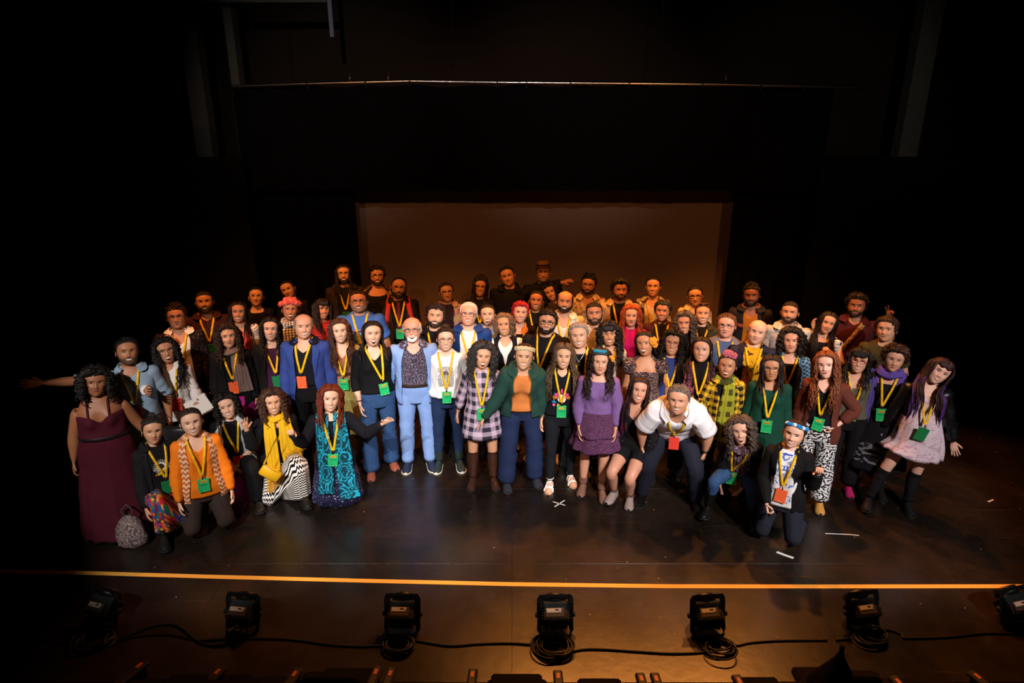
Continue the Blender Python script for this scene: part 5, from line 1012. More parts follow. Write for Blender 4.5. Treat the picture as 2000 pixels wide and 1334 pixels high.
person(51, 1249, 766, 'crouching woman with dark hair fading to plum, black floral jacket', st=1.62, w=.1, skin='#c8927a', exp='g', hair=('long', '#1a0e10', dict(L=.34, tipc='#5a1f3c', part=.01)), leg=((.16, 1, -.42), (.02, -.7, -1), (-.12, .95, -.5), (-.1, -.72, -1), 'flat'), yaw=-14, top=tee(BLK, n='v', nz=1.28, sl=.3, hem=.88, k=.2), jk=dict(m=C('#141116', ('flor', ('#b89a9a', '#6a4a58', '#141116', '#141116'), .07, .17)), sl=.50, hem=.86, open=(.4, .4, .4, .5)), bot=pants(BLK, 'slim', s1=.22), shoe=dict(m=plain('#8a7a76', .7), ankle=.76), al='knee', ar='knee', lean=(12, 0, 0), head=(0, 0, 3))
person(52, 1275, 562, 'tall woman in a cream patterned jacket at the right of the backdrop', st=1.74, w=.15, skin=SB, exp='g', hair=('up', K), top=tee(C('#d0c0a0'), n='v', nz=1.32), jk=dict(m=C('#d4c6a6', ('plaid', '#4a3a30', '#241a18', .14)), collar=1, open=(.5, .5, .45, .5)), bot=pants(BLK), lan=dict(col='green', zb=1.14, badge=False), head=(-4, 0, -4))
person(53, 1293, 610, 'person with teal-black hair and dark overshirt, yellow lanyard, right back rows', st=1.62, w=.35, skin=SD, exp='g', hair=('curly', '#101a18', dict(t=.012, l=.016)), top=tee(BLK), jk=dict(m=C('#3a1c18'), open=(.6, .55, .5, .5)), bot=pants(BLK), lan=dict(col='green', zb=1.12, badge=False), head=(-3, 0, 0))
p54 = person(54, 1323, 786, 'stout man bending forward, hands on knees, in a white dotted shirt', st=1.74, sex='m', w=.48, skin='#d0987a', exp='g', hair=('short', '#4a3c34', dict(t=.008, c2='#8a8078')), brow='#3a2c24', top=shirt(C('#dcdae0', ('dots', '#8a8aa0', .011, .22)), n='v', nz=1.36, sl=.26, off=.020, hem=.84, k=.05, so1=.05), bot=pants(C('#1b1d2a')), shoe=dict(m=plain('#0e0d0e', .25)), lan=dict(col='red', zb=1.10), pel=(34, 0), lean=(26, 0, 0), leg=((.36, .62, -1), (.10, -.34, -1), (.36, .62, -1), (.10, -.34, -1), 'flat'), al=((.52, .62, -.75), (-.02, .70, -.85), 'rel', 0), ar=((.52, .62, -.75), (-.02, .70, -.85), 'rel', 0), head=(0, 10, 4))
person(55, 1313, 673, 'woman with round glasses and long dark curls in a blue shirt', st=1.62, skin=SB, exp='g', gl=dict(col='#8a2a34', rnd=2.1, hw=.028, hh=.024), hair=('big', K, dict(L=.40, vol=.042)), top=tee(C('#2c3c78'), sl=.53), jk=dict(m=BLK, open=(.6, .55, .5, .55)), bot=pants(BLK), lan=dict(col='green', zb=1.12, badge=False))
person(56, 1336, 634, 'woman with greying dark curls and clear glasses, right centre', st=1.60, w=.2, skin='#c89478', exp='g', gl=dict(col='#8a7a6a', thin=.0015), hair=('big', '#1a1412', dict(L=.28, vol=.035, c2='#6a645e')), top=tee(BLK, n='turtle', sl=.53), bot=pants(BLK), head=(-6, 0, -4))
person(57, 1358, 581, 'woman with black glasses and cream hooded top, back right', st=1.66, skin=SB, exp='c', gl=dict(col='#0f0c0b', thin=.003, rnd=2.1), hair=('up', K), top=dict(m=C('#cdb890'), n='crew', sl=.53, off=.022, hem=.88, k=.1, collar=1, name='hoodie'), bot=pants(BLK), head=(4, 4, -4))
p58 = person(58, 1373, 615, 'woman with sunglasses pushed up in her hair, olive jacket', st=1.61, skin=SB, exp='g', hair=('up', '#2c1810'), top=tee(C('#181614')), jk=dict(m=C('#2e2c16'), collar=1, open=(.2, .2, .2, .42)), bot=pants(BLK), lan=dict(col='green', zb=1.2, badge=False))
person(59, 1369, 686, 'woman with straight dark hair and a dark maroon patterned scarf', st=1.63, skin='#daa88c', exp='g', hair=('long', '#1a100c', dict(L=.32, azmin=1.6, gap=.09, part=0)), ear='#d0c0b0', top=tee(C('#0f0e10'), n='turtle', sl=.53), bot=pants(BLK), scarf=dict(m=C('#3a1a2a', ('tex', '#8a4a5c', .05, .55)), tails=((-.10, -.11, 1.0, .08, .12), (.10, .11, 1.0, .08, .12)), loop=False), lan=dict(col='green', zb=1.13, badge=False))
# ---- right
person(60, 1417, 639, 'man with reddish hair and glasses in a grey-blue overshirt', st=1.72, sex='m', w=.28, skin='#d49a80', exp='c', gl=dict(col='#1c1412', hh=.015), hair=('short', '#5a3826'), brow='#5a3826', top=tee(C('#4a5a80')), jk=dict(m=C('#6a6a78'), collar=0, open=(.5, .5, .45, .5)), bot=pants(BLK), lan=dict(col='green', zb=1.12, badge=False))
p61 = person(61, 1419, 718, 'elderly woman in a yellow and black checked coat with open hand', st=1.50, w=.2, skin=SD, exp='o', hair=('up', '#1a1210'), top=tee(BLK), jk=dict(m=C('#d8b02c', ('check', '#1c1a18', .085)), sl=.52, hem=.60, open=(.2, .16, .16, .4), off=.032, k=.0, collar=1, name='coat', so1=.03), bot=pants(BLK), scarf=dict(m=C('#9aa02c', ('plaid', '#8a8c28', '#34341c', .13)), tails=((.05, .02, .74, .12, .17),), r=.03, fringe=.10, off=.05), al=((.38, .35, -1), (.25, .85, .5), 'open', -95), ar=((.2, 0, -1), (.1, .15, -1), 'rel', 0), head=(0, 0, 2))
p62 = person(62, 1467, 580, 'bearded man in a dark work jacket with red patches over ochre shirt', st=1.78, sex='m', skin='#8a5638', exp='c', hair=('quiff', K), beard=(K, 'full', .006), top=shirt(C('#a86a20'), nz=1.34), jk=dict(m=C('#1f1d22'), collar=1, open=(.35, .30, .28, .34)), bot=pants(BLK), head=(0, 6, 0))
person(63, 1478, 652, 'balding man in a yellow T-shirt under a navy checked shirt', st=1.72, sex='m', skin='#d8a486', exp='c', hair=('fringe', '#7a6e64', dict(top=.15)), brow='#4a3c34', top=tee(C('#d8a018', ('tex', '#4a3412', .10, .58))), jk=dict(m=C('#26283c', ('plaid', '#15151f', '#0e0e16', .09)), collar=0, open=(.42, .40, .36, .42)), bot=pants(BLK), lan=dict(col='green', zb=1.12, badge=False), head=(3, 2, 4))
person(64, 1545, 669, 'woman with dark curly bob in a blue diamond-patterned jacket', st=1.63, skin='#c89074', exp='c', hair=('big', K, dict(L=.17, vol=.045, n=120)), top=tee(BLK, n='scoop', nz=1.35), jk=dict(m=C('#1f3c58', ('plaid', '#8ab0c4', '#122438', .045)), sl=.40, open=(.5, .45, .4, .5)), bot=pants(BLK), lan=dict(col='green', zb=1.13, badge=False))
person(65, 1541, 613, 'man with cropped hair in a pale denim jacket raising an open hand', st=1.72, sex='m', skin=SB, exp='c', hair=('buzz', K), beard=(DB, 'full', .004), top=tee(C('#a89a88')), jk=dict(m=C('#b8c0c4', ('tex', '#94a4b0', .08, .55)), collar=1, open=(.3, .3, .3, .4)), bot=pants(BLK), lan=dict(col='green', zb=1.2, badge=False), ar=((.42, -.05, -.40), (-.34, .15, 1), 'claw', -20))
person(66, 1507, 723, 'woman with glasses and dark hair in a long bottle-green dress', st=1.54, w=.42, skin=SD, exp='c', gl=dict(col='#1c1614', rnd=2.2, hw=.028, hh=.022), hair=('long', '#17100e', dict(L=.22, vol=.02)), top=dict(m=C('#123f32'), n='scoop', nz=1.36, sl=.53, off=.014, hem=.30, k=.4, flare=.14, wz=1.10, fold=(.05, 12, 1.05), name='dress', rows=36, so1=.02), bot=None, lan=dict(col='green', zb=1.10), head=(0, 4, 0))
p67 = person(67, 1446, 846, 'crouching woman with greying curls, black cardigan and mottled scarf', st=1.57, w=.05, skin='#dca890', exp='o', hair=('big', '#2c201a', dict(L=.22, vol=.042, c2='#7a6a60')), leg=((.30, .95, .10), (.10, -.40, -1), (.22, .95, -.05), (.05, -.45, -1), 'flat'), top=tee(BLK, sl=.53, hem=.92, n='scoop'), jk=dict(m=C('#131215'), hem=.84, sl=.50, open=(.6, .55, .5, .5), off=.026), bot=pants(JEAN, 'slim'), shoe=dict(m=plain('#0f0d0d', .3), boot=.60, name='boot'), scarf=dict(m=C('#4a3038', ('tex', '#8a7a94', .035, .52)), tails=((-.05, -.06, .92, .10, .12), (.05, .05, .95, .10, .12)), r=.032), lan=dict(col='green', zb=1.06, dx=-.06, off=.05), lean=(24, 0, 0), pel=(14, 0), al=((.14, .55, -1), (.0, .5, -1), 'rel', 0), ar=((.14, .55, -1), (-.45, .55, -.8), 'rel', 0), head=(0, 4, -10), yaw=-6)
p68 = person(68, 1548, 852, 'kneeling woman in a black blazer and white-blue print T-shirt', st=1.58, skin='#dcac94', exp='g', hair=('up', '#1d1410'), ear='#c8c0b8', leg='kneel', top=tee(C('#e4e6ea', ('tex', '#5a74c0', .06, .58)), hem=.84, k=.05), jk=dict(m=C('#101012'), lapel=1, sl=.54, hem=.80, open=(.46, .42, .34, .42), name='blazer', k=.15), bot=pants(C('#232632')), lan=dict(col='orange', zb=1.09, roll=6), al=((.22, .18, -1), (-.35, .55, -1), 'grip', 0), ar=((.42, .15, -1), (.15, .55, .9), 'fist', 20), head=(-6, 2, 2), yaw=-10)
person(69, 1612, 717, 'red-haired woman in a brown cardigan and black-white line print trousers', st=1.62, w=.08, skin='#e0b09c', exp='c', hair=('wavy', '#5a2c1a', dict(L=.38, vol=.03, c2='#8a4a28', part=-.005)), top=tee(C('#131216'), n='v', nz=1.32, sl=.1, hem=.98, off=.010), jk=dict(m=C('#5c2e24'), sl=.46, hem=.70, open=(.62, .56, .5, .52), name='cardigan', k=.1), bot=pants(C('#e4e2e6', ('geo', '#18181c', .030, .15)), 'wide', wr=.006, s1=.79), shoe=dict(m=plain('#b9843e', .6), ankle=0, name='sandal'), lan=dict(col='green', zb=1.10, roll=7), al='down', ar='hip', head=(-4, 2, -4), yaw=-6)
p70 = person(70, 1617, 634, 'woman with very long dark hair holding a white tumbler', st=1.64, skin=SB, exp='c', hair=('long', K, dict(L=.44, part=0)), top=tee(BLK, n='tank', sl=0, nz=1.36), bot=pants(BLK), al=((.34, .05, -1), (.0, .5, -.6), 'rel', 0), ar=((.42, .35, -1), (-.55, .45, .62), 'grip', 30), head=(6, 4, 8))
p71 = person(71, 1672, 600, 'heavy-set man in a maroon polo with a wide tan shoulder strap', st=1.78, sex='m', w=.45, skin='#94603f', exp='c', hair=('curly', K, dict(t=.024, l=.03, front=.192)), beard=('#1a100c', 'full', .004), top=dict(m=C('#3c1216'), n='v', nz=1.38, sl=.26, off=.016, hem=.86, k=.2, collar=1), bot=pants(BLK), ar=((.66, -.15, -.5), (-.16, .0, 1), 'peace', -90), head=(-2, 4, 2))
person(72, 1677, 708, 'woman with red glasses and dark bangs in a grey-olive tank top', st=1.55, w=.16, skin='#d8a488', exp='g', bangs=.152, gl=dict(col='#8a2a22', hh=.017, thin=.0028), hair=('wavy', K, dict(L=.26, azmin=1.0)), ear='#c8a070', top=dict(m=C('#5a584a'), n='tank', nz=1.30, sl=0, off=.009, hem=.94, k=.8), bot=pants(C('#131316'), 'wide', s1=.79), shoe=dict(m=plain('#b81e66', .6), ankle=0), lan=dict(col='green', zb=1.12, dx=.02, roll=5), al=((.05, -.35, -1), (-.15, -.3, -1), 'rel', 0), ar='back')
person(73, 1728, 646, 'man with light brown curls in an olive T-shirt, right back row', st=1.73, sex='m', skin=SB, exp='c', hair=('curly', '#2c1a10', dict(t=.018, l=.024)), top=tee(C('#3e3820'), nz=1.41, off=.014), bot=pants(BLK), ar=((.3, -.1, -1), (.15, .1, -1), 'rel', 0), head=(-6, 2, -6))
person(74, 1747, 706, 'curly-haired woman with a long purple scarf and black dress', st=1.60, w=.32, skin='#cf9a80', exp='c', hair=('curly', '#2c1a14', dict(t=.034, l=.044, n=230)), top=dict(m=C('#141318', ('lace', '#6a6a72', .56, .11)), n='square', nz=1.33, sl=.0, off=.010, hem=.36, k=.6, flare=.17, wz=1.08, fold=(.04, 10, 1.05), name='dress', rows=34), jk=dict(m=BLK, sl=.5, open=(1.0, 1.0, 1.0, 1.0), hem=.86, name='cardigan', off=.02), bot=None, scarf=dict(m=C('#5a489c'), tails=((-.14, -.16, .93, .12, .12), (.11, .14, .72, .10, .11)), r=.032, fringe=.05), lan=dict(col='green', zb=1.12, roll=-6, dx=-.03), head=(0, 6, 2))
person(75, 1836, 730, 'woman in a black leather jacket and white mini dress, rightmost', st=1.60, skin='#e0b09c', exp='g', bangs=.165, hair=('long', '#2a1418', dict(L=.36, tipc='#4a2a6a', vol=.03)), top=dict(m=C('#d8c4d0', ('tex', '#b898ac', .03, .56)), n='v', nz=1.30, sl=0, off=.012, hem=.66, k=.3, flare=.22, wz=1.16, fold=(.06, 11, 1.1), name='dress'), bot=None, jk=dict(m=cloth('#0f0f11', None, .35, 'leather', .5), sl=.52, hem=.90, open=(.75, .68, .6, .6), collar=1, off=.034, swr=.010, so1=.03), shoe=dict(m=cloth('#17171b', None, .6, 'suede', .2), boot=.45, name='boot'), lan=dict(col='dgreen', zb=1.08, roll=14), al='back', ar=((.45, -.05, -1), (.42, .02, -1), 'open', -95), leg=((.40, .26, -1), (.30, .02, -1), (-.08, .02, -1), (-.06, -.05, -1), 'flat'), pel=(0, -4), lean=(-4, 8, 0), head=(6, -2, 24), yaw=8)
# ------------------------------------------------------------------ footlights, cables, seats
BK = plain('#070707', .6); BK2 = plain('#0b0a0a', .45, .2); PANEL = plain('#a8a49c', .5); PANEL2 = plain('#3a332c', .5)
def fixture(u, v, rot, label, tilt=0, br=1, blue=1):
    X, Y = at(u, v, 0); e = empty('stage_light', (X, Y, 0), label, 'stage light', 'black footlights along the front of the stage'); e.rotation_euler = (0, 0, R_(rot))
    T = rx(R_(30 + tilt)); c = np.array([0, .06, .135])
    mb = MB(); bevbox(mb, c + T @ np.array([0, .0, 0]), (.095, .075, .075), .012, 0, None, T)
    for i in range(13): boxg(mb, c + T @ np.array([-.084 + i * .014, -.078, -.038]), (.003, .008, .034), None, 0, T); 
    for i in range(13): boxg(mb, c + T @ np.array([-.084 + i * .014, -.045, .078]), (.003, .028, .008), None, 0, T)
    for k in (-1, 1):
        for i in range(6): boxg(mb, c + T @ np.array([k * .098, -.055 + i * .022, 0]), (.006, .004, .065), None, 0, T)
    mb.build('body', [BK], e, None, False)
    mb = MB(); bevbox(mb, c + T @ np.array([-.008, -.02, .083]), (.070, .034, .004), .002, 0, None, T); bevbox(mb, c + T @ np.array([-.014, -.008, .0885]), (.055, .016, .0015), .0008, 1, None, T); boxg(mb, c + T @ np.array([.008, -.004, .0905]), (.014, .005, .0008), None, 2, T)
    for i in range(4): boxg(mb, c + T @ np.array([.028 + i * .007, -.014, .0905]), (.0022, .0022, .001), None, 2, T)
    mb.build('control_panel', [PANEL2, PANEL, BK], e, None, False)
    mb = MB()                                                                                  # lamp barrel facing upstage
    lathe(mb, [(.0, .0), (.085, .0), (.092, .02), (.092, .055), (.083, .06), (.078, .045), (.0, .045)], c + T @ np.array([0, .072, 0]), 20, 0, T @ rx(R_(-90))); mb.build('lamp_barrel', [BK2], e)
    mb = MB(); h = .115; zt = c[2] + .135
    P = np.array([[-h, .06, .135], [-h, .075, .22], [-h * .98, .09, zt + .0], [h * .98, .09, zt + .0], [h, .075, .22], [h, .06, .135]])
    Pd = np.concatenate([np.linspace(P[i], P[i + 1], 5)[:-1] for i in range(5)] + [P[-1:]]); tubes(mb, Pd[None], .022, 4, None, 0, flat=.22, ref=(0, 1, .0)); mb.build('yoke', [BK2], e, None, False)
    mb = MB(); P = np.array([[-h, .06, .135], [-h - .004, .02, .03], [-h * .9, -.03, .012], [h * .9, -.03, .012], [h + .004, .02, .03], [h, .06, .135]]); Pd = np.concatenate([np.linspace(P[i], P[i + 1], 5)[:-1] for i in range(5)] + [P[-1:]]); tubes(mb, Pd[None], .018, 4, None, 0, flat=.3, ref=(0, 1, .2)); mb.build('floor_bracket', [BK2], e, None, False)
    for k in (-1, 1):
        mb = MB(); lathe(mb, [(0, 0), (.008, 0), (.008, .018), (.019, .02), (.019, .036), (0, .037)], (k * .112, .06, .135), 10, 0, ry(R_(90 * k))); mb.build('knob', [BK], e)
    for x, cc in ((-.055, '#2138c8'), (-.005, '#b9c4cc'), (.045, '#1a1a1a')):
        if not blue and cc != '#1a1a1a': cc = '#23252c'
        mb = MB(); Q = rx(R_(58)); lathe(mb, [(0, 0), (.0115, 0), (.0115, .032), (.009, .036), (.007, .055), (.005, .075), (0, .076)], c + np.array([x, -.075, -.058]), 10, 0, Q); mb.build('plug', [plain(cc, .4)], e)
    return e
FX = [(198, 1225, -16, 6, 0), (472, 1236, -8, 0, 1), (785, 1238, -2, -4, 0), (1085, 1240, 2, -4, 0), (1384, 1240, 6, -4, 0), (1688, 1232, 10, 0, 1), (1985, 1222, 14, 4, 0)]
FN = ['leftmost black footlight, dim, at the left end of the row', 'second black footlight from the left, with blue and white plugs', 'third black footlight from the left, below the light blue suit', 'middle black footlight, above the largest coil of cable', 'third black footlight from the right end of the row', 'second black footlight from the right, with bright blue plug', 'rightmost black footlight, cut by the right edge of the picture']
for (u, v, r, tl, bl), lb in zip(FX, FN): fixture(u, v, r, lb, tl, blue=bl)
CABM = plain('#0f0c0a', .45); rs = np.random.RandomState(3)
def cable(pix, label, r=.008, name='cable', wig=.01):
    pts = np.array([(*at(u, v, 0), r) for u, v in pix]); n = len(pix) * 8; t = np.linspace(0, len(pix) - 1, n)
    def cr(P, t):
        i = np.clip(t.astype(int), 0, len(P) - 2); f = (t - i)[:, None]; g = lambda k: P[np.clip(i + k, 0, len(P) - 1)]
        return .5 * (2 * g(0) + (g(1) - g(-1)) * f + (2 * g(-1) - 5 * g(0) + 4 * g(1) - g(2)) * f ** 2 + (3 * g(0) - g(-1) - 3 * g(1) + g(2)) * f ** 3)
    mb = MB(); tubes(mb, cr(pts, t)[None], r, 7, cap=True); return tag(mb.build(name, [CABM], None), label, 'cable')
cable([(60, 1245), (150, 1262), (225, 1252), (300, 1224), (345, 1224), (390, 1256), (430, 1262), (470, 1250), (560, 1250), (640, 1260), (700, 1264), (760, 1262)], 'black power cable looping from the leftmost footlight to the third')
cable([(140, 1268), (200, 1268), (260, 1246), (330, 1241), (390, 1252), (450, 1248)], 'thinner black cable beside the left power cable', .006)
cable([(800, 1250), (830, 1256), (880, 1263), (940, 1259), (1000, 1258), (1050, 1262)], 'black cable between the third and middle footlights')
cable([(1110, 1276), (1140, 1270), (1180, 1270), (1240, 1274), (1310, 1278), (1370, 1276), (1400, 1270)], 'black cable between the middle footlight and its right neighbour')
cable([(1400, 1258), (1440, 1262), (1465, 1257), (1520, 1253), (1615, 1252)], 'pale-sheened cable right of the third footlight from the right', .007)
cable([(1632, 1252), (1690, 1244), (1730, 1232), (1760, 1240), (1770, 1248), (1850, 1246), (1920, 1239), (1990, 1240), (2060, 1246)], 'black cable running to the right edge of the stage', .008)
def coil(u, v, r, n, label):
    X, Y = at(u, v, 0); mb = MB(); a = np.linspace(0, 2 * np.pi, 29); P = []
    for i in range(n):
        cx, cy = rs.normal(0, .018, 2); rr = r * rs.uniform(.75, 1.05); e = rs.uniform(.75, 1); th = rs.rand() * 6.28; z = .008 + .010 * (i % 5) + .004 * np.sin(a * 2 + th)
        P.append(np.stack([cx + rr * np.cos(a), cy + e * rr * np.sin(a) * .95, z], -1))
    tubes(mb, np.array(P), .0065, 6); o = mb.build('cable_coil', [CABM]); o.location = (X, Y, 0); tag(o, label, 'cable coil', 'coils of cable by the footlights')
coil(185, 1256, .13, 7, 'dim coil of cable below the leftmost footlight'); coil(462, 1246, .06, 5, 'small coil of cable below the second footlight'); coil(778, 1268, .105, 9, 'round coil of cable below the third footlight'); coil(1082, 1268, .135, 12, 'largest coil of cable, below the middle footlight'); coil(1404, 1268, .12, 7, 'loose coil of cable below the third footlight from the right'); coil(1700, 1252, .115, 8, 'coil of cable below the second footlight from the right')
# front row of the house: backs and numbered arms
SEAT = cloth('#141112', None, .95, 'seat_cloth', .1); PLW = plain('#b85f38', .5); ARMM = plain('#0c0705', .6); ZF = -.31
def seat_back(u, wpx, v, label):
    zt = .40; X, Y = at(u, v, zt); w_ = wpx / 303 / 2
    e = empty('theatre_seat', (X, Y, ZF), label, 'seat', 'dark theatre seats in the front row'); mb = MB(); a = np.linspace(0, np.pi, 25)
    top = zt - ZF; pr = [(w_ * sg(np.cos(t_), .35), top - .16 + .16 * sg(np.sin(t_), .35)) for t_ in a]; pr = [(w_ * .93, .30)] + pr + [(-w_ * .93, .30)]; pr = np.array(pr); n = len(pr)
    rows = [(-.035, .92), (-.05, .97), (-.05, .9), ]; L = []
    for y, s_ in ((.0, .94), (-.012, 1.0), (-.06, 1.0), (-.075, .95)):
        c_ = np.array([0, top - .25]); q = c_ + (pr - c_) * s_; L.append(np.stack([q[:, 0], np.full(n, y), q[:, 1]], -1))
    G = np.array(L); mb.grid(G, close=True); mb.add(G[0], [np.arange(n)[None]]); mb.add(G[-1], [np.arange(n)[None]]); mb.build('backrest', [SEAT], e, None, False)
    mb = MB(); bevbox(mb, (0, .20, .42 - .12), (w_ * .9, .20, .05), .02); mb.build('seat', [SEAT], e, None, False)
    mb = MB(); 
    for k in (-1, 1): boxg(mb, (k * w_ * .8, .05, .15), (.02, .12, .15))
    mb.build('stand', [ARMM], e, None, False); return e
for u, wp, v, lb in ((345, 190, 1322, 'dark seat back at the bottom left, far left of the row'), (492, 112, 1327, 'dark seat back below the second footlight'), (648, 116, 1308, 'dark seat back below and left of the third footlight'), (1010, 118, 1321, 'dark seat back below and left of the middle footlight'), (1190, 100, 1331, 'barely visible seat back below the middle of the stage'), (1530, 100, 1328, 'dark seat back left of the pointed black cover'), (1660, 112, 1306, 'dark seat back under the pointed black cover'), (1830, 100, 1330, 'barely visible seat back at the bottom right')): seat_back(u, wp, v, lb)
def seat_arm(u, v, rot, label):
    zt = .30; X, Y = at(u, v, zt); e = empty('seat_arm', (X, Y, ZF), label, 'seat arm', 'numbered seat arms of the front row'); e.rotation_euler = (0, 0, R_(rot)); h = zt - ZF
    mb = MB(); bevbox(mb, (0, -.10, h - .018), (.030, .145, .018), .010); mb.build('arm_rest', [ARMM], e, None, False)
    mb = MB(); bevbox(mb, (0, -.10, (h - .036) / 2), (.014, .12, (h - .036) / 2), .004); mb.build('support', [ARMM], e, None, False)
    mb = MB(); bevbox(mb, (0, -.012, h + .001), (.011, .022, .0018), .001); mb.build('number_plate', [PLW], e, None, False)
for u, v, r, lb in ((275, 1297, -24, 'leftmost seat arm with small number plate'), (427, 1309, -20, 'second seat arm from the left'), (577, 1313, -14, 'third seat arm from the left'), (735, 1309, -8, 'left one of the first close pair of seat arms'), (763, 1312, -7, 'right one of the first close pair of seat arms'), (923, 1314, -3, 'single seat arm left of centre, between two pairs'), (1090, 1317, 0, 'single seat arm under the middle footlight'), (1252, 1322, 2, 'left one of the second close pair of seat arms'), (1281, 1322, 3, 'right one of the second close pair of seat arms'), (1442, 1326, 6, 'single seat arm below the third footlight from the right'), (1597, 1328, 10, 'pale-edged seat arm beside the pointed black cover'), (1752, 1328, 12, 'seat arm right of the pointed black cover'), (1906, 1318, 18, 'rightmost seat arm in the corner')): seat_arm(u, v, r, lb)
X, Y = at(1643, 1275, .55); mb = MB(); lathe(mb, [(0, .60), (.012, .60), (.016, .585), (.012, .56), (.018, .545), (.035, .50), (.065, .44), (.105, .37), (.15, .28), (.17, .10), (.175, -.31)], (0, 0, 0), 20)
V = mb.V[0]; V *= (1 + .06 * np.cos(5 * np.arctan2(V[:, 1], V[:, 0])) * (V[:, 2] < .5))[:, None] * [1, 1, 0] + [0, 0, 1]; o = mb.build('draped_stand', [cloth('#0d0b0b', None, .95, 'drape_black', .05)]); o.location = (X, Y, 0); tag(o, 'pointed black cloth cover standing by the front row seats', 'covered stand')
# ------------------------------------------------------------------ worn details and held things
def rosette(mb, c, r, W=HE, m=0, seed=0, mc=None):
    rs = np.random.RandomState(seed); ball(mb, c, r * .6, W, m if mc is None else mc, 8, 6)
    for j in range(6):
        a = j * 1.047 + rs.rand() * .4; ball(mb, np.asarray(c) + np.array([math.cos(a) * r * .62, -.15 * r * rs.rand(), math.sin(a) * r * .62]), r * np.array([.55, .4, .55]), W, m, 8, 5, .15, seed + j)
def hp(h, x, y, z): return h.HC + h.hs * np.array([x, y, z])
def part(h, name, mats, mb): return mb.build(name, mats, h.e, h.pose)
H = PEOPLE
# flower crown
h = H[13]; mb = MB()
for j, a in enumerate(np.linspace(-1.9, 1.9, 15)):
    p = h.hsurf(np.array([a]), np.array([.195 - .02 * abs(a)]), np.array([.018]))[0]; rosette(mb, p, .030, HE, j % 2, j)
for j, a in enumerate(np.linspace(-1.2, 1.2, 8)): rosette(mb, h.hsurf(np.array([a]), np.array([.212]), np.array([.016]))[0], .026, HE, j % 2, j + 40)
part(h, 'flower_crown', [plain('#d8504c', .8), plain('#e87a6c', .8)], mb)
# fedora
h = H[37]; mb = MB(); th = np.linspace(0, 2 * np.pi, 33); a = np.array([(.0, .262), (.03, .262), (.06, .258), (.078, .245), (.083, .215), (.086, .186), (.100, .183), (.130, .186), (.132, .181), (.098, .178), (.08, .178)])
G = np.stack([a[:, :1] * np.sin(th) * .98, -a[:, :1] * np.cos(th) * 1.16 + .01, a[:, 1:] + .018 * np.abs(np.sin(th)) ** 2 * (a[:, :1] > .1) - .018 * np.exp(-(np.sin(th) / .35) ** 2) * (a[:, :1] < .05)], -1); mb.grid(h.HC + h.hs * G, HE); hb = part(h, 'hat', [C('#6a4a30')], mb)
mb = MB(); G = np.stack([.0875 * np.sin(th) * np.ones((3, 1)), -.0875 * 1.16 * np.cos(th) * np.ones((3, 1)) + .01, np.array([[.187], [.2], [.213]]) + 0 * th], -1); mb.grid(h.HC + h.hs * G, HE); mb.build('hat_band', [C('#241812')], hb, h.pose)
# headbands and flowers
def band(h, mats, name, z0=.178, lift=.045, thick=.013, r=.018, az=1.45, m=0, twist=0):
    a = np.linspace(-az, az, 33); z = z0 + lift * np.cos(a * 1.05) * .9 - .02; P = h.hsurf(a, np.clip(z, .1, .222), np.full(33, thick)); mb = MB(); W = np.zeros((33, NB)); W[:, HE] = 1
    tubes(mb, P[None], .006 * (1 + twist * np.sin(a * 14)), 8, W[None], 0, flat=r / .006, ref=(0, 0, 1)); return mb
part(H[40], 'headband', [C('#d8c498', ('tex', '#a07c4a', .02, .5))], band(H[40], None, 'headband', .185, .03, .012, .022, 1.6, twist=.15))
h = H[46]; mb = band(h, None, '', .19, .025, .016, .012, 1.3)
for j, a in enumerate(np.linspace(-.9, .4, 6)): rosette(mb, h.hsurf(np.array([a]), np.array([.203]), np.array([.022]))[0], .020, HE, 1, j)
rosette(mb, h.hsurf(np.array([1.1]), np.array([.150]), np.array([.03]))[0], .032, HE, 2, 9); part(h, 'flower_headband', [plain('#2a3038', .7), plain('#1c8aa8', .7), plain('#e88a1c', .7)], mb)
h = H[50]; mb = MB(); rosette(mb, h.hsurf(np.array([1.05]), np.array([.135]), np.array([.03]))[0], .042, HE, 0, 3); rosette(mb, h.hsurf(np.array([1.25]), np.array([.105]), np.array([.035]))[0], .030, HE, 0, 5); part(h, 'hair_flower', [plain('#e8962c', .7)], mb)
h = H[61]; mb = MB()
for j, (a, z) in enumerate(((-.35, .212), (.0, .218), (.35, .212), (.75, .205))): rosette(mb, h.hsurf(np.array([a]), np.array([z]), np.array([.03]))[0], .036, HE, 0, j)
part(h, 'hair_flower', [plain('#b85a68', .7)], mb)
h = H[68]; mb = band(h, None, '', .187, .03, .012, .014, 1.5)
for j, a in enumerate(np.linspace(-.9, 1.3, 9)): rosette(mb, h.hsurf(np.array([a]), np.array([.196 - .012 * abs(a)]), np.array([.018]))[0], .017, HE, 1 if j % 3 else 2, j)
part(h, 'headband', [plain('#1c5a8c', .6), plain('#1f86d0', .6), plain('#d8e4ec', .6)], mb)
h = H[30]; mb = MB()
for j, (x, z) in enumerate(((-.03, .228), (.03, .228), (0, .240), (.0, .222), (-.055, .205), (.055, .205))): ball(mb, hp(h, x, .0, z), .038 * h.hs, HE, 0, 12, 8, .2, j)
part(h, 'hair_bun', [hairm('#100b09')], mb)
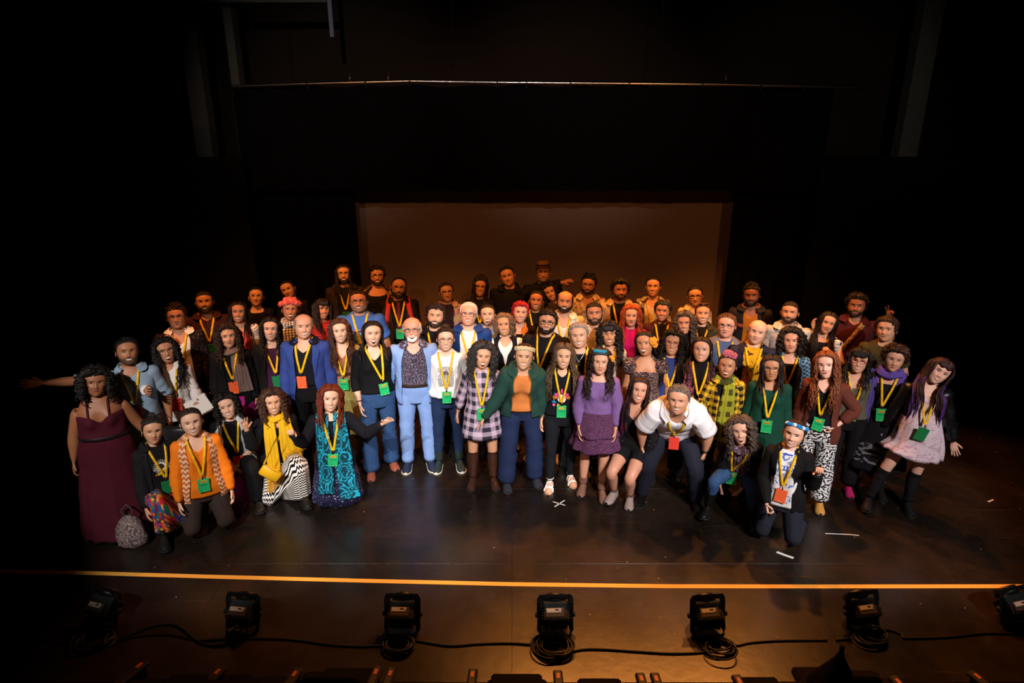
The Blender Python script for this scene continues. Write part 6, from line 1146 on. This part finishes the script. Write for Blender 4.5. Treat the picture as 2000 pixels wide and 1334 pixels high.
# sunglasses pushed up
h = H[58]; mb = MB(); a = np.linspace(0, 2 * np.pi, 21)
for k in (-1, 1):
    P = np.stack([k * .032 + .026 * np.cos(a), -.062 - .012 * np.sin(a) + 0 * a, .222 + .012 * np.sin(a)], -1); tubes(mb, (h.HC + h.hs * P)[None], .003, 5, HE); ball(mb, hp(h, k * .032, -.062, .222), np.array([.024, .012, .010]), HE, 1, 10, 6)
tubes(mb, h.HC + h.hs * np.array([[[-.01, -.066, .226], [0, -.068, .228], [.01, -.066, .226]]]), .003, 5, HE); part(h, 'sunglasses', [plain('#8a6a4a', .3), plain('#1a1210', .1)], mb)
# prints, patches, necklaces, pins
h = H[28]; PR = NT('print'); vo = PR.n('ShaderNodeTexVoronoi', Vector=PR.uv(1 / .028)); sx = PR.n('ShaderNodeSeparateColor', i0=vo.outputs['Color']); PR.set(PR.ramp(sx.outputs[0], [(0, lin('#7f8f94')), (.3, lin('#c9cfce')), (.5, lin('#5c6a72')), (.66, lin('#c89a6a')), (.76, lin('#a8b8b4')), (.9, lin('#c88a98'))]), .8)
h.decal(h.e, [(-.005, 1.19, .085, .115, 9, PR.m), (-.005, 1.20, .055, .075, 2, plain('#c4cbca', .8)), (-.005, 1.225, .032, .035, 2, plain('#5a5468', .8)), (-.005, 1.185, .026, .03, 2, PR.m)], .030, k=.0)
h = H[44]; W_ = plain('#e8e4ea', .7); PK = plain('#e0409c', .7); OR = plain('#e0702c', .7); CY = plain('#2a9ad8', .7); YE = plain('#e8b424', .7)
h.decal(h.e, [(-.045, 1.185, .032, .026, 2, PK), (.045, 1.185, .032, .026, 2, PK), (-.07, 1.15, .022, .02, 2, OR), (.07, 1.15, .022, .02, 2, OR), (0, 1.225, .012, .03, 2, PK), (0, 1.135, .045, .05, 2, W_), (-.02, 1.14, .017, .010, 2, PK), (.02, 1.14, .017, .010, 2, PK), (-.02, 1.14, .008, .006, 2, CY), (.02, 1.14, .008, .006, 2, CY), (0, 1.105, .012, .005, 2, PK), (-.085, 1.10, .022, .006, 2, CY), (-.08, 1.085, .028, .004, 2, CY), (-.085, 1.06, .016, .016, 2, PK), (-.085, 1.06, .006, .006, 2, YE), (-.08, 1.20, .006, .014, 2, CY), (-.092, 1.17, .008, .007, 2, YE), (-.095, 1.145, .007, .007, 2, YE), (-.085, 1.125, .008, .006, 2, YE), (-.04, 1.065, .008, .014, 8, YE), (-.025, 1.068, .006, .003, 8, YE)], .015)
h = H[21]; h.decal(h.e, [(0, 1.29, .13, .003, 8, plain('#d8823c', .7)), (0, 1.225, .10, .055, 6, plain('#2a4684', .8)), (0, 1.215, .06, .05, 3, plain('#5aa8cc', .8)), (.03, 1.16, .07, .03, 3, plain('#7a8a34', .8))], .022)
h = H[62]; RP, RL = plain('#7a1a1c', .7), plain('#d88a5c', .7)
h.decal(h.e, [(-.105, 1.245, .034, .018, 9, RL), (-.105, 1.245, .031, .015, 9, RP), (-.105, 1.245, .012, .006, 3, RL)], .030, 'name_patch')
h.decal(h.e, [(.105, 1.28, .036, .022, 9, RL), (.105, 1.274, .032, .010, 9, plain('#1c1414', .7)), (.105, 1.225, .035, .034, 9, RL), (.105, 1.225, .032, .027, 9, RP), (.105, 1.236, .020, .003, 9, RL), (.105, 1.225, .022, .003, 9, RL), (.105, 1.213, .018, .003, 9, RL)], .030, 'name_patch')
h = H[39]; h.decal(h.e, [(.10, 1.10, .022, .004, 2, plain('#4aa8d0', .7)), (.118, 1.106, .010, .006, 2, plain('#4aa8d0', .7))], .020)
h = H[43]; mb = MB(); t = np.linspace(0, 1, 14)
for k in (-1, 1):
    x = k * .055 * (1 - t) ** .8; z = 1.425 - .085 * t; P = np.stack([x, h.fy(x, z, .018) - .006, z], -1); tubes(mb, P[None], .0028, 5, h.tw(P)[None])
a = np.linspace(0, 2 * np.pi, 19); y0 = float(h.fy(np.array([0.]), np.array([1.318]), .018)[0]) - .008
for P in (np.stack([.019 * np.cos(a), y0 + 0 * a, 1.318 + .019 * np.sin(a)], -1), np.array([[0, y0, 1.337], [0, y0, 1.318], [0, y0, 1.299]]), np.array([[0, y0, 1.318], [.007, y0, 1.311], [.0135, y0, 1.305]]), np.array([[0, y0, 1.318], [-.007, y0, 1.311], [-.0135, y0, 1.305]])): tubes(mb, P[None], .003, 5, h.tw(P)[None])
part(h, 'necklace', [plain('#d8d4cc', .25, .9)], mb)
mb = MB(); h.decal(h.e, [(.088, 1.292, .018, .014, 2, plain('#c8382c', .7)), (.114, 1.292, .018, .014, 2, plain('#c8382c', .7)), (.101, 1.278, .020, .018, 3, plain('#c8382c', .7)), (.104, 1.262, .013, .013, 2, plain('#3aa0c8', .7))], .020, 'heart_badge')
h = H[32]; h.decal(h.e, [(-.026, 1.165, .016, .016, 2, plain('#2aa8c0', .4)), (.004, 1.115, .016, .016, 2, plain('#5a2a58', .4)), (.004, 1.115, .007, .007, 2, plain('#e0a030', .4))], .034, 'pin_button')
h = H[3]; WL = plain('#e4e0d8', .7)
mb = MB(); 
for a in np.linspace(.2, 2 * np.pi + .2, 26)[:-1]:
    r0, r1 = .045, .075; P = np.array([[r0 * math.cos(a), 0, 1.235 + r0 * math.sin(a)], [r1 * math.cos(a), 0, 1.235 + r1 * math.sin(a)]]); P[:, 1] = h.fy(P[:, 0], P[:, 2], .016) - .003; tubes(mb, P[None], .003, 4, h.tw(P)[None])
part(h, 'print', [WL], mb); h.decal(h.e, [(0, 1.235, .045, .045, 2, WL), (0, 1.238, .030, .030, 2, plain('#2a2020', .8)), (-.035, 1.16, .03, .014, 2, plain('#e8b020', .7)), (.03, 1.19, .02, .016, 2, plain('#e8b020', .7))], .016)
h = H[68]; h.decal(h.e, [(0, 1.395, .045, .006, 8, plain('#2a48b0', .8))], .014, 'neckband')
h.decal(h.e, [(0, 1.27, .060, .022, 9, plain('#3a5ac0', .8)), (-.028, 1.27, .006, .016, 9, plain('#e8eaf0', .8)), (.0, 1.27, .006, .016, 9, plain('#e8eaf0', .8)), (.03, 1.27, .006, .016, 9, plain('#e8eaf0', .8)), (-.01, 1.17, .055, .045, 2.5, plain('#8a9ad0', .8))], .016)
# neck tie and backpack of the man in the waistcoat
h = H[20]; mb = MB(); z = np.linspace(1.41, 1.02, 14); x = 0 * z; P = np.stack([x, h.hang(x, z, .020) - .004, z], -1); h.ribbon(mb, P, np.interp(z, [1.02, 1.06, 1.36, 1.41], [.01, .07, .035, .045]), .004); part(h, 'necktie', [C('#6a2038')], mb)
# wrist wear
def wrist(i, k, mats, name, r=.006, s_=.505, n=1):
    h = H[i]; mb = MB(); a = np.linspace(0, 2 * np.pi, 19)
    for j in range(n): tubes(mb, h.arm(k, a, np.full(19, s_ - .016 * j), .004)[None], r, 6, h.armw(k, np.full(19, s_ - .016 * j))[None], flat=1.0)
    if name == 'watch': c = h.arm(k, np.array([np.pi / 2 if k > 0 else np.pi / 2]), np.array([s_]), .006)[0]; ball(mb, c, (.010, .016, .018), h.armw(k, np.full(70, s_)), 1, 10, 7)
    mb.build(name, mats, h.e, h.pose)
wrist(54, 1, [plain('#141214', .4), plain('#101014', .15)], 'watch', .009); wrist(67, 1, [plain('#e0dcd6', .4), plain('#f0eee8', .2)], 'watch', .008); wrist(44, -1, [plain('#c8a878', .3, .8)], 'bracelet', .004, .505, 3); wrist(16, -1, [plain('#1a1614', .4)], 'watch_strap', .008); wrist(23, -1, [plain('#3a2c28', .4)], 'bracelet', .006); wrist(1, 1, [plain('#1a1614', .4)], 'bracelet', .005)
# gown belt, suit belt
for i, zz, cc in ((1, 1.075, '#180c12'), (25, 1.005, '#2a1a14'), (22, 1.115, '#4a2218')):
    h = H[i]; a = np.linspace(0, 2 * np.pi, 49); mb = MB(); P = h.torso(a, np.full(49, zz), .0165); tubes(mb, P[None], .004, 8, h.tw(P)[None], flat=5.0, ref=(0, 0, 1)); part(h, 'belt', [plain(cc, .45)], mb)
# white strappy sandals
h = H[44]
for k, G in ((-1, GL), (1, GR)):
    mb = MB(); J = h.J[G]; sec = [(.058, .012), (.03, .036), (-.03, .038), (-.11, .050), (-.16, .044), (-.19, .014)]; S_ = np.array([[[q * hw, y, z] for q, z in ((1, -.001), (1, -.0125), (-1, -.0125), (-1, -.001))] for y, hw in sec]) + [J[0], J[1], 0]; mb.grid(S_, G, None, 1, True)
    a = np.linspace(0, np.pi, 13)
    def st_(y0, y1, hw0, hw1, t0, t1, r=.006): q = np.linspace(0, 1, 13); hw, tp = hw0 + (hw1 - hw0) * q, t0 + (t1 - t0) * q; P = np.stack([hw * np.cos(a), y0 + (y1 - y0) * q, tp * np.sin(a) ** .75], -1) + [J[0], J[1], 0]; tubes(mb, P[None], r, 5, G)
    st_(-.125, -.105, .050, .050, .052, .056, .009); st_(-.095, -.115, .050, .050, .058, .054, .009); st_(.0, -.09, .038, .047, .104, .064); st_(-.09, .0, .047, .038, .064, .104)
    b = np.linspace(0, 2 * np.pi, 17); P = h.leg(k, b, np.full(17, .79), .004); tubes(mb, P[None], .006, 5, h.legw(k, np.full(17, .82))[None]); mb.build('sandal', [plain('#e6e2dc', .5), plain('#b08a74', .6)], h.e, h.pose)
# ---- held and carried things, each standing on its own
def bone_mat(h, B, local):
    P = h.pt([local], B)[0] + h.loc; M = np.eye(4); M[:3, :3] = h.R[B]; M[:3, 3] = P; return M, P
def place(o, P, R=None):
    M = np.eye(4); M[:3, 3] = P
    if R is not None: M[:3, :3] = R
    o.matrix_world = Matrix(M.tolist())
def hand_at(h, k, dist=.62, palm=.03):
    e = np.cross(h.e1, h.d[k]); e = e * (1 if e[0] * -k > 0 else -1); return h.pt([h.S[k] + h.d[k] * dist + e * palm], HL if k < 0 else HR)[0] + h.loc
h = H[4]; P = hand_at(h, 1, .64, .02); e = empty('papers', P, 'stack of white papers on a dark folder held by the reaching woman', 'papers'); mb = MB(); bevbox(mb, (.0, -.02, -.004), (.115, .15, .006), .002); mb.build('folder', [plain('#5a3a26', .6)], e, None, False)
for j in range(3): mb = MB(); bevbox(mb, (.004 * j, -.02 - .006 * j, .005 + .004 * j), (.105, .145, .0016), .0008); o = mb.build('sheet', [plain('#e2ded6', .8)], e, None, False); o.rotation_euler = (0, 0, .06 * j)
e.rotation_euler = (.25, -.35, .5)
X, Y = at(348, 848, .98); e = empty('crossbody_bag', (X, Y, .98), 'black quilted crossbody bag hanging at the white shirt', 'bag'); mb = MB(); bevbox(mb, (0, 0, 0), (.125, .035, .075), .025)
mb.build('pouch', [plain('#141315', .4)], e)
for j in range(6): mb = MB(); z = -.052 + .02 * j; tubes(mb, np.array([[[-.10, -.037, z + .022], [0, -.039, z - .012], [.10, -.037, z + .022]]]), .0028, 4); mb.build('quilting', [plain('#2c2b2e', .35)], e)
q = H[4]; S1 = q.pt(q.torso(np.array([-.4, 0.5, .9]), np.array([1.0, 1.25, 1.40]), .045))+ q.loc - np.array([X, Y, .98]); mb = MB(); P_ = np.concatenate([[[-.11, 0, .07]], S1[:1] * [1, 1, 1], S1[1:]]); mb2 = P_; tubes(mb, P_[None], .010, 4, flat=.3); mb.build('strap', [plain('#141315', .5)], e)
# paisley bag on the floor
X, Y = at(262, 1064, 0); e = empty('cloth_bag', (X, Y, 0), 'grey-mauve paisley cloth bag slumped on the floor beside the rainbow skirt', 'bag'); mb = MB(); prof = [(0, .002), (.10, .002), (.135, .03), (.14, .10), (.125, .18), (.09, .25), (.05, .29), (.035, .30), (0, .30)]; lathe(mb, prof, k=24); V = mb.V[0]; an = np.arctan2(V[:, 1], V[:, 0]); V[:, :2] *= (np.array([.95, .62]) * (1 + .10 * np.sin(an * 5 + V[:, 2] * 20) * (V[:, 2] > .02))[:, None]); mb.U[0] = np.stack([an * .14, V[:, 2]], -1); mb.build('sack', [C('#5a4a4c', ('swirl', '#8f8078', .06))], e)
mb = MB(); tubes(mb, np.array([[[-.03, 0, .29], [-.05, .0, .36], [0, .01, .41], [.05, 0, .36], [.03, 0, .29]]]), .008, 6); mb.build('handle', [C('#4a3c3e')], e)
# yellow pouch
h = H[16]; X, Y = at(528, 925, .46); Y = Y + .0; e = empty('clutch_purse', (X, Y, .46), 'small yellow leather wristlet purse hanging beside the yellow scarf', 'purse'); mb = MB(); bevbox(mb, (0, 0, 0), (.10, .022, .062), .02); o = mb.build('pouch', [plain('#d8a414', .45)], e); mb = MB(); tubes(mb, np.array([[[-.10, -.004, .055], [0, -.024, .057], [.10, -.004, .055]]]), .004, 5); mb.build('zip', [plain('#a87a10', .4)], e); mb = MB(); tubes(mb, np.array([[[-.10, 0, .055], [-.115, .01, .16], [-.13, .05, .34], [-.11, .02, .16], [-.095, 0, .06]]]), .006, 5, flat=.4); mb.build('wrist_strap', [plain('#d8a414', .45)], e); e.rotation_euler = (0, .62, .1)
# tumbler with straw
h = H[70]; P = hand_at(h, 1, .60, .038); X, Z = at_y(1635, 672, P[1] - .05); e = empty('tumbler', (X, P[1] - .05, Z - .075), 'white tumbler with bent straw held by the long-haired woman', 'cup'); mb = MB(); lathe(mb, [(0, 0), (.030, 0), (.032, .03), (.034, .055), (.040, .058), (.043, .07), (.043, .165), (.040, .17), (0, .171)], k=24, m=0); mb.build('cup', [plain('#e6e2e0', .35)], e)
mb = MB(); lathe(mb, [(.0435, .155), (.0435, .158)], k=24); 
for r_, z in enumerate((.125, .114)):
    for j in range(9):
        a = -math.pi / 2 + (-.55 + j * .13); boxg(mb, (.0432 * math.cos(a), .0432 * math.sin(a), z), (.0022, .0012, .0038), None, 0, rz(a + math.pi / 2))
mb.build('lettering', [plain('#1c7a68', .5)], e, None, False)
mb = MB(); tubes(mb, np.array([[[-.012, 0, .165], [-.014, 0, .19], [-.020, -.002, .205], [-.05, -.006, .222]]]), .0042, 7, cap=False); mb.build('straw', [plain('#f0ecea', .4)], e)
mb = MB(); tubes(mb, np.array([[[.043, 0, .15], [.075, 0, .14], [.08, 0, .09], [.062, 0, .05], [.036, 0, .045]]]), .007, 7); mb.build('handle', [plain('#e6e2e0', .35)], e); e.scale = (.68, .68, .68)
# clicker in the kneeling woman's hand
h = H[68]; P = hand_at(h, -1, .64, .022); e = empty('remote', P, 'small dark object held in the kneeling blazer woman\'s lowered hand', 'remote'); mb = MB(); bevbox(mb, (0, 0, 0), (.014, .012, .034), .006); mb.build('case', [plain('#1c1512', .4)], e); mb = MB(); bevbox(mb, (0, -.012, .012), (.006, .002, .006), .001); mb.build('button', [plain('#3a2a24', .4)], e)
# shoulder strap bag of the man in maroon
h = H[71]; e = empty('shoulder_bag', h.loc + np.array([0, 0, 0]), 'bag on a wide tan studded strap across the maroon polo', 'bag'); mb = MB(); z = np.linspace(1.43, .98, 16); x = np.linspace(.10, -.17, 16); P_ = np.stack([x, h.fy(x, z, .026) - .004, z], -1); h.ribbon(mb, P_, .055, .004)
mb.build('strap', [C('#9a7a4a', ('tex', '#6a4c28', .02, .5))], e, h.pose)
for j in (4, 6, 8): mb = MB(); p_ = P_[j] + [0, -.008, 0]; ball(mb, p_, (.008, .005, .008), np.repeat(h.tw(p_[None]), 70, 0), 0, 10, 7); mb.build('stud', [plain('#d8c8a8', .3, .8)], e, h.pose)
mb = MB(); bevbox(mb, (-.24, .02, .86), (.05, .13, .11), .03); mb.build('pouch', [plain('#3a2a1c', .6)], e, h.pose)
# backpack of the man in the waistcoat
h = H[20]; e = empty('backpack', h.loc, 'backpack with red shoulder straps on the man in waistcoat and tie', 'backpack')
for k in (-1, 1):
    mb = MB(); z = np.linspace(1.42, 1.12, 10); x = k * np.linspace(.115, .165, 10); P_ = np.stack([x, h.fy(x, z, .034) - .002, z], -1); P_ = np.concatenate([[[k * .10, .11, 1.38], [k * .105, .05, 1.452]], P_]); h.ribbon(mb, P_, .055, .006, nrm=np.array([[0, .6, .8]] * 2 + [[0, -.8, .5]] * 2 + [[0, -1, 0]] * 8)); mb.build('strap', [C('#c83a3a')], e, h.pose)
mb = MB(); bevbox(mb, (0, .24, 1.17), (.15, .08, .22), .05); mb.build('pack', [C('#241c1e')], e, h.pose)
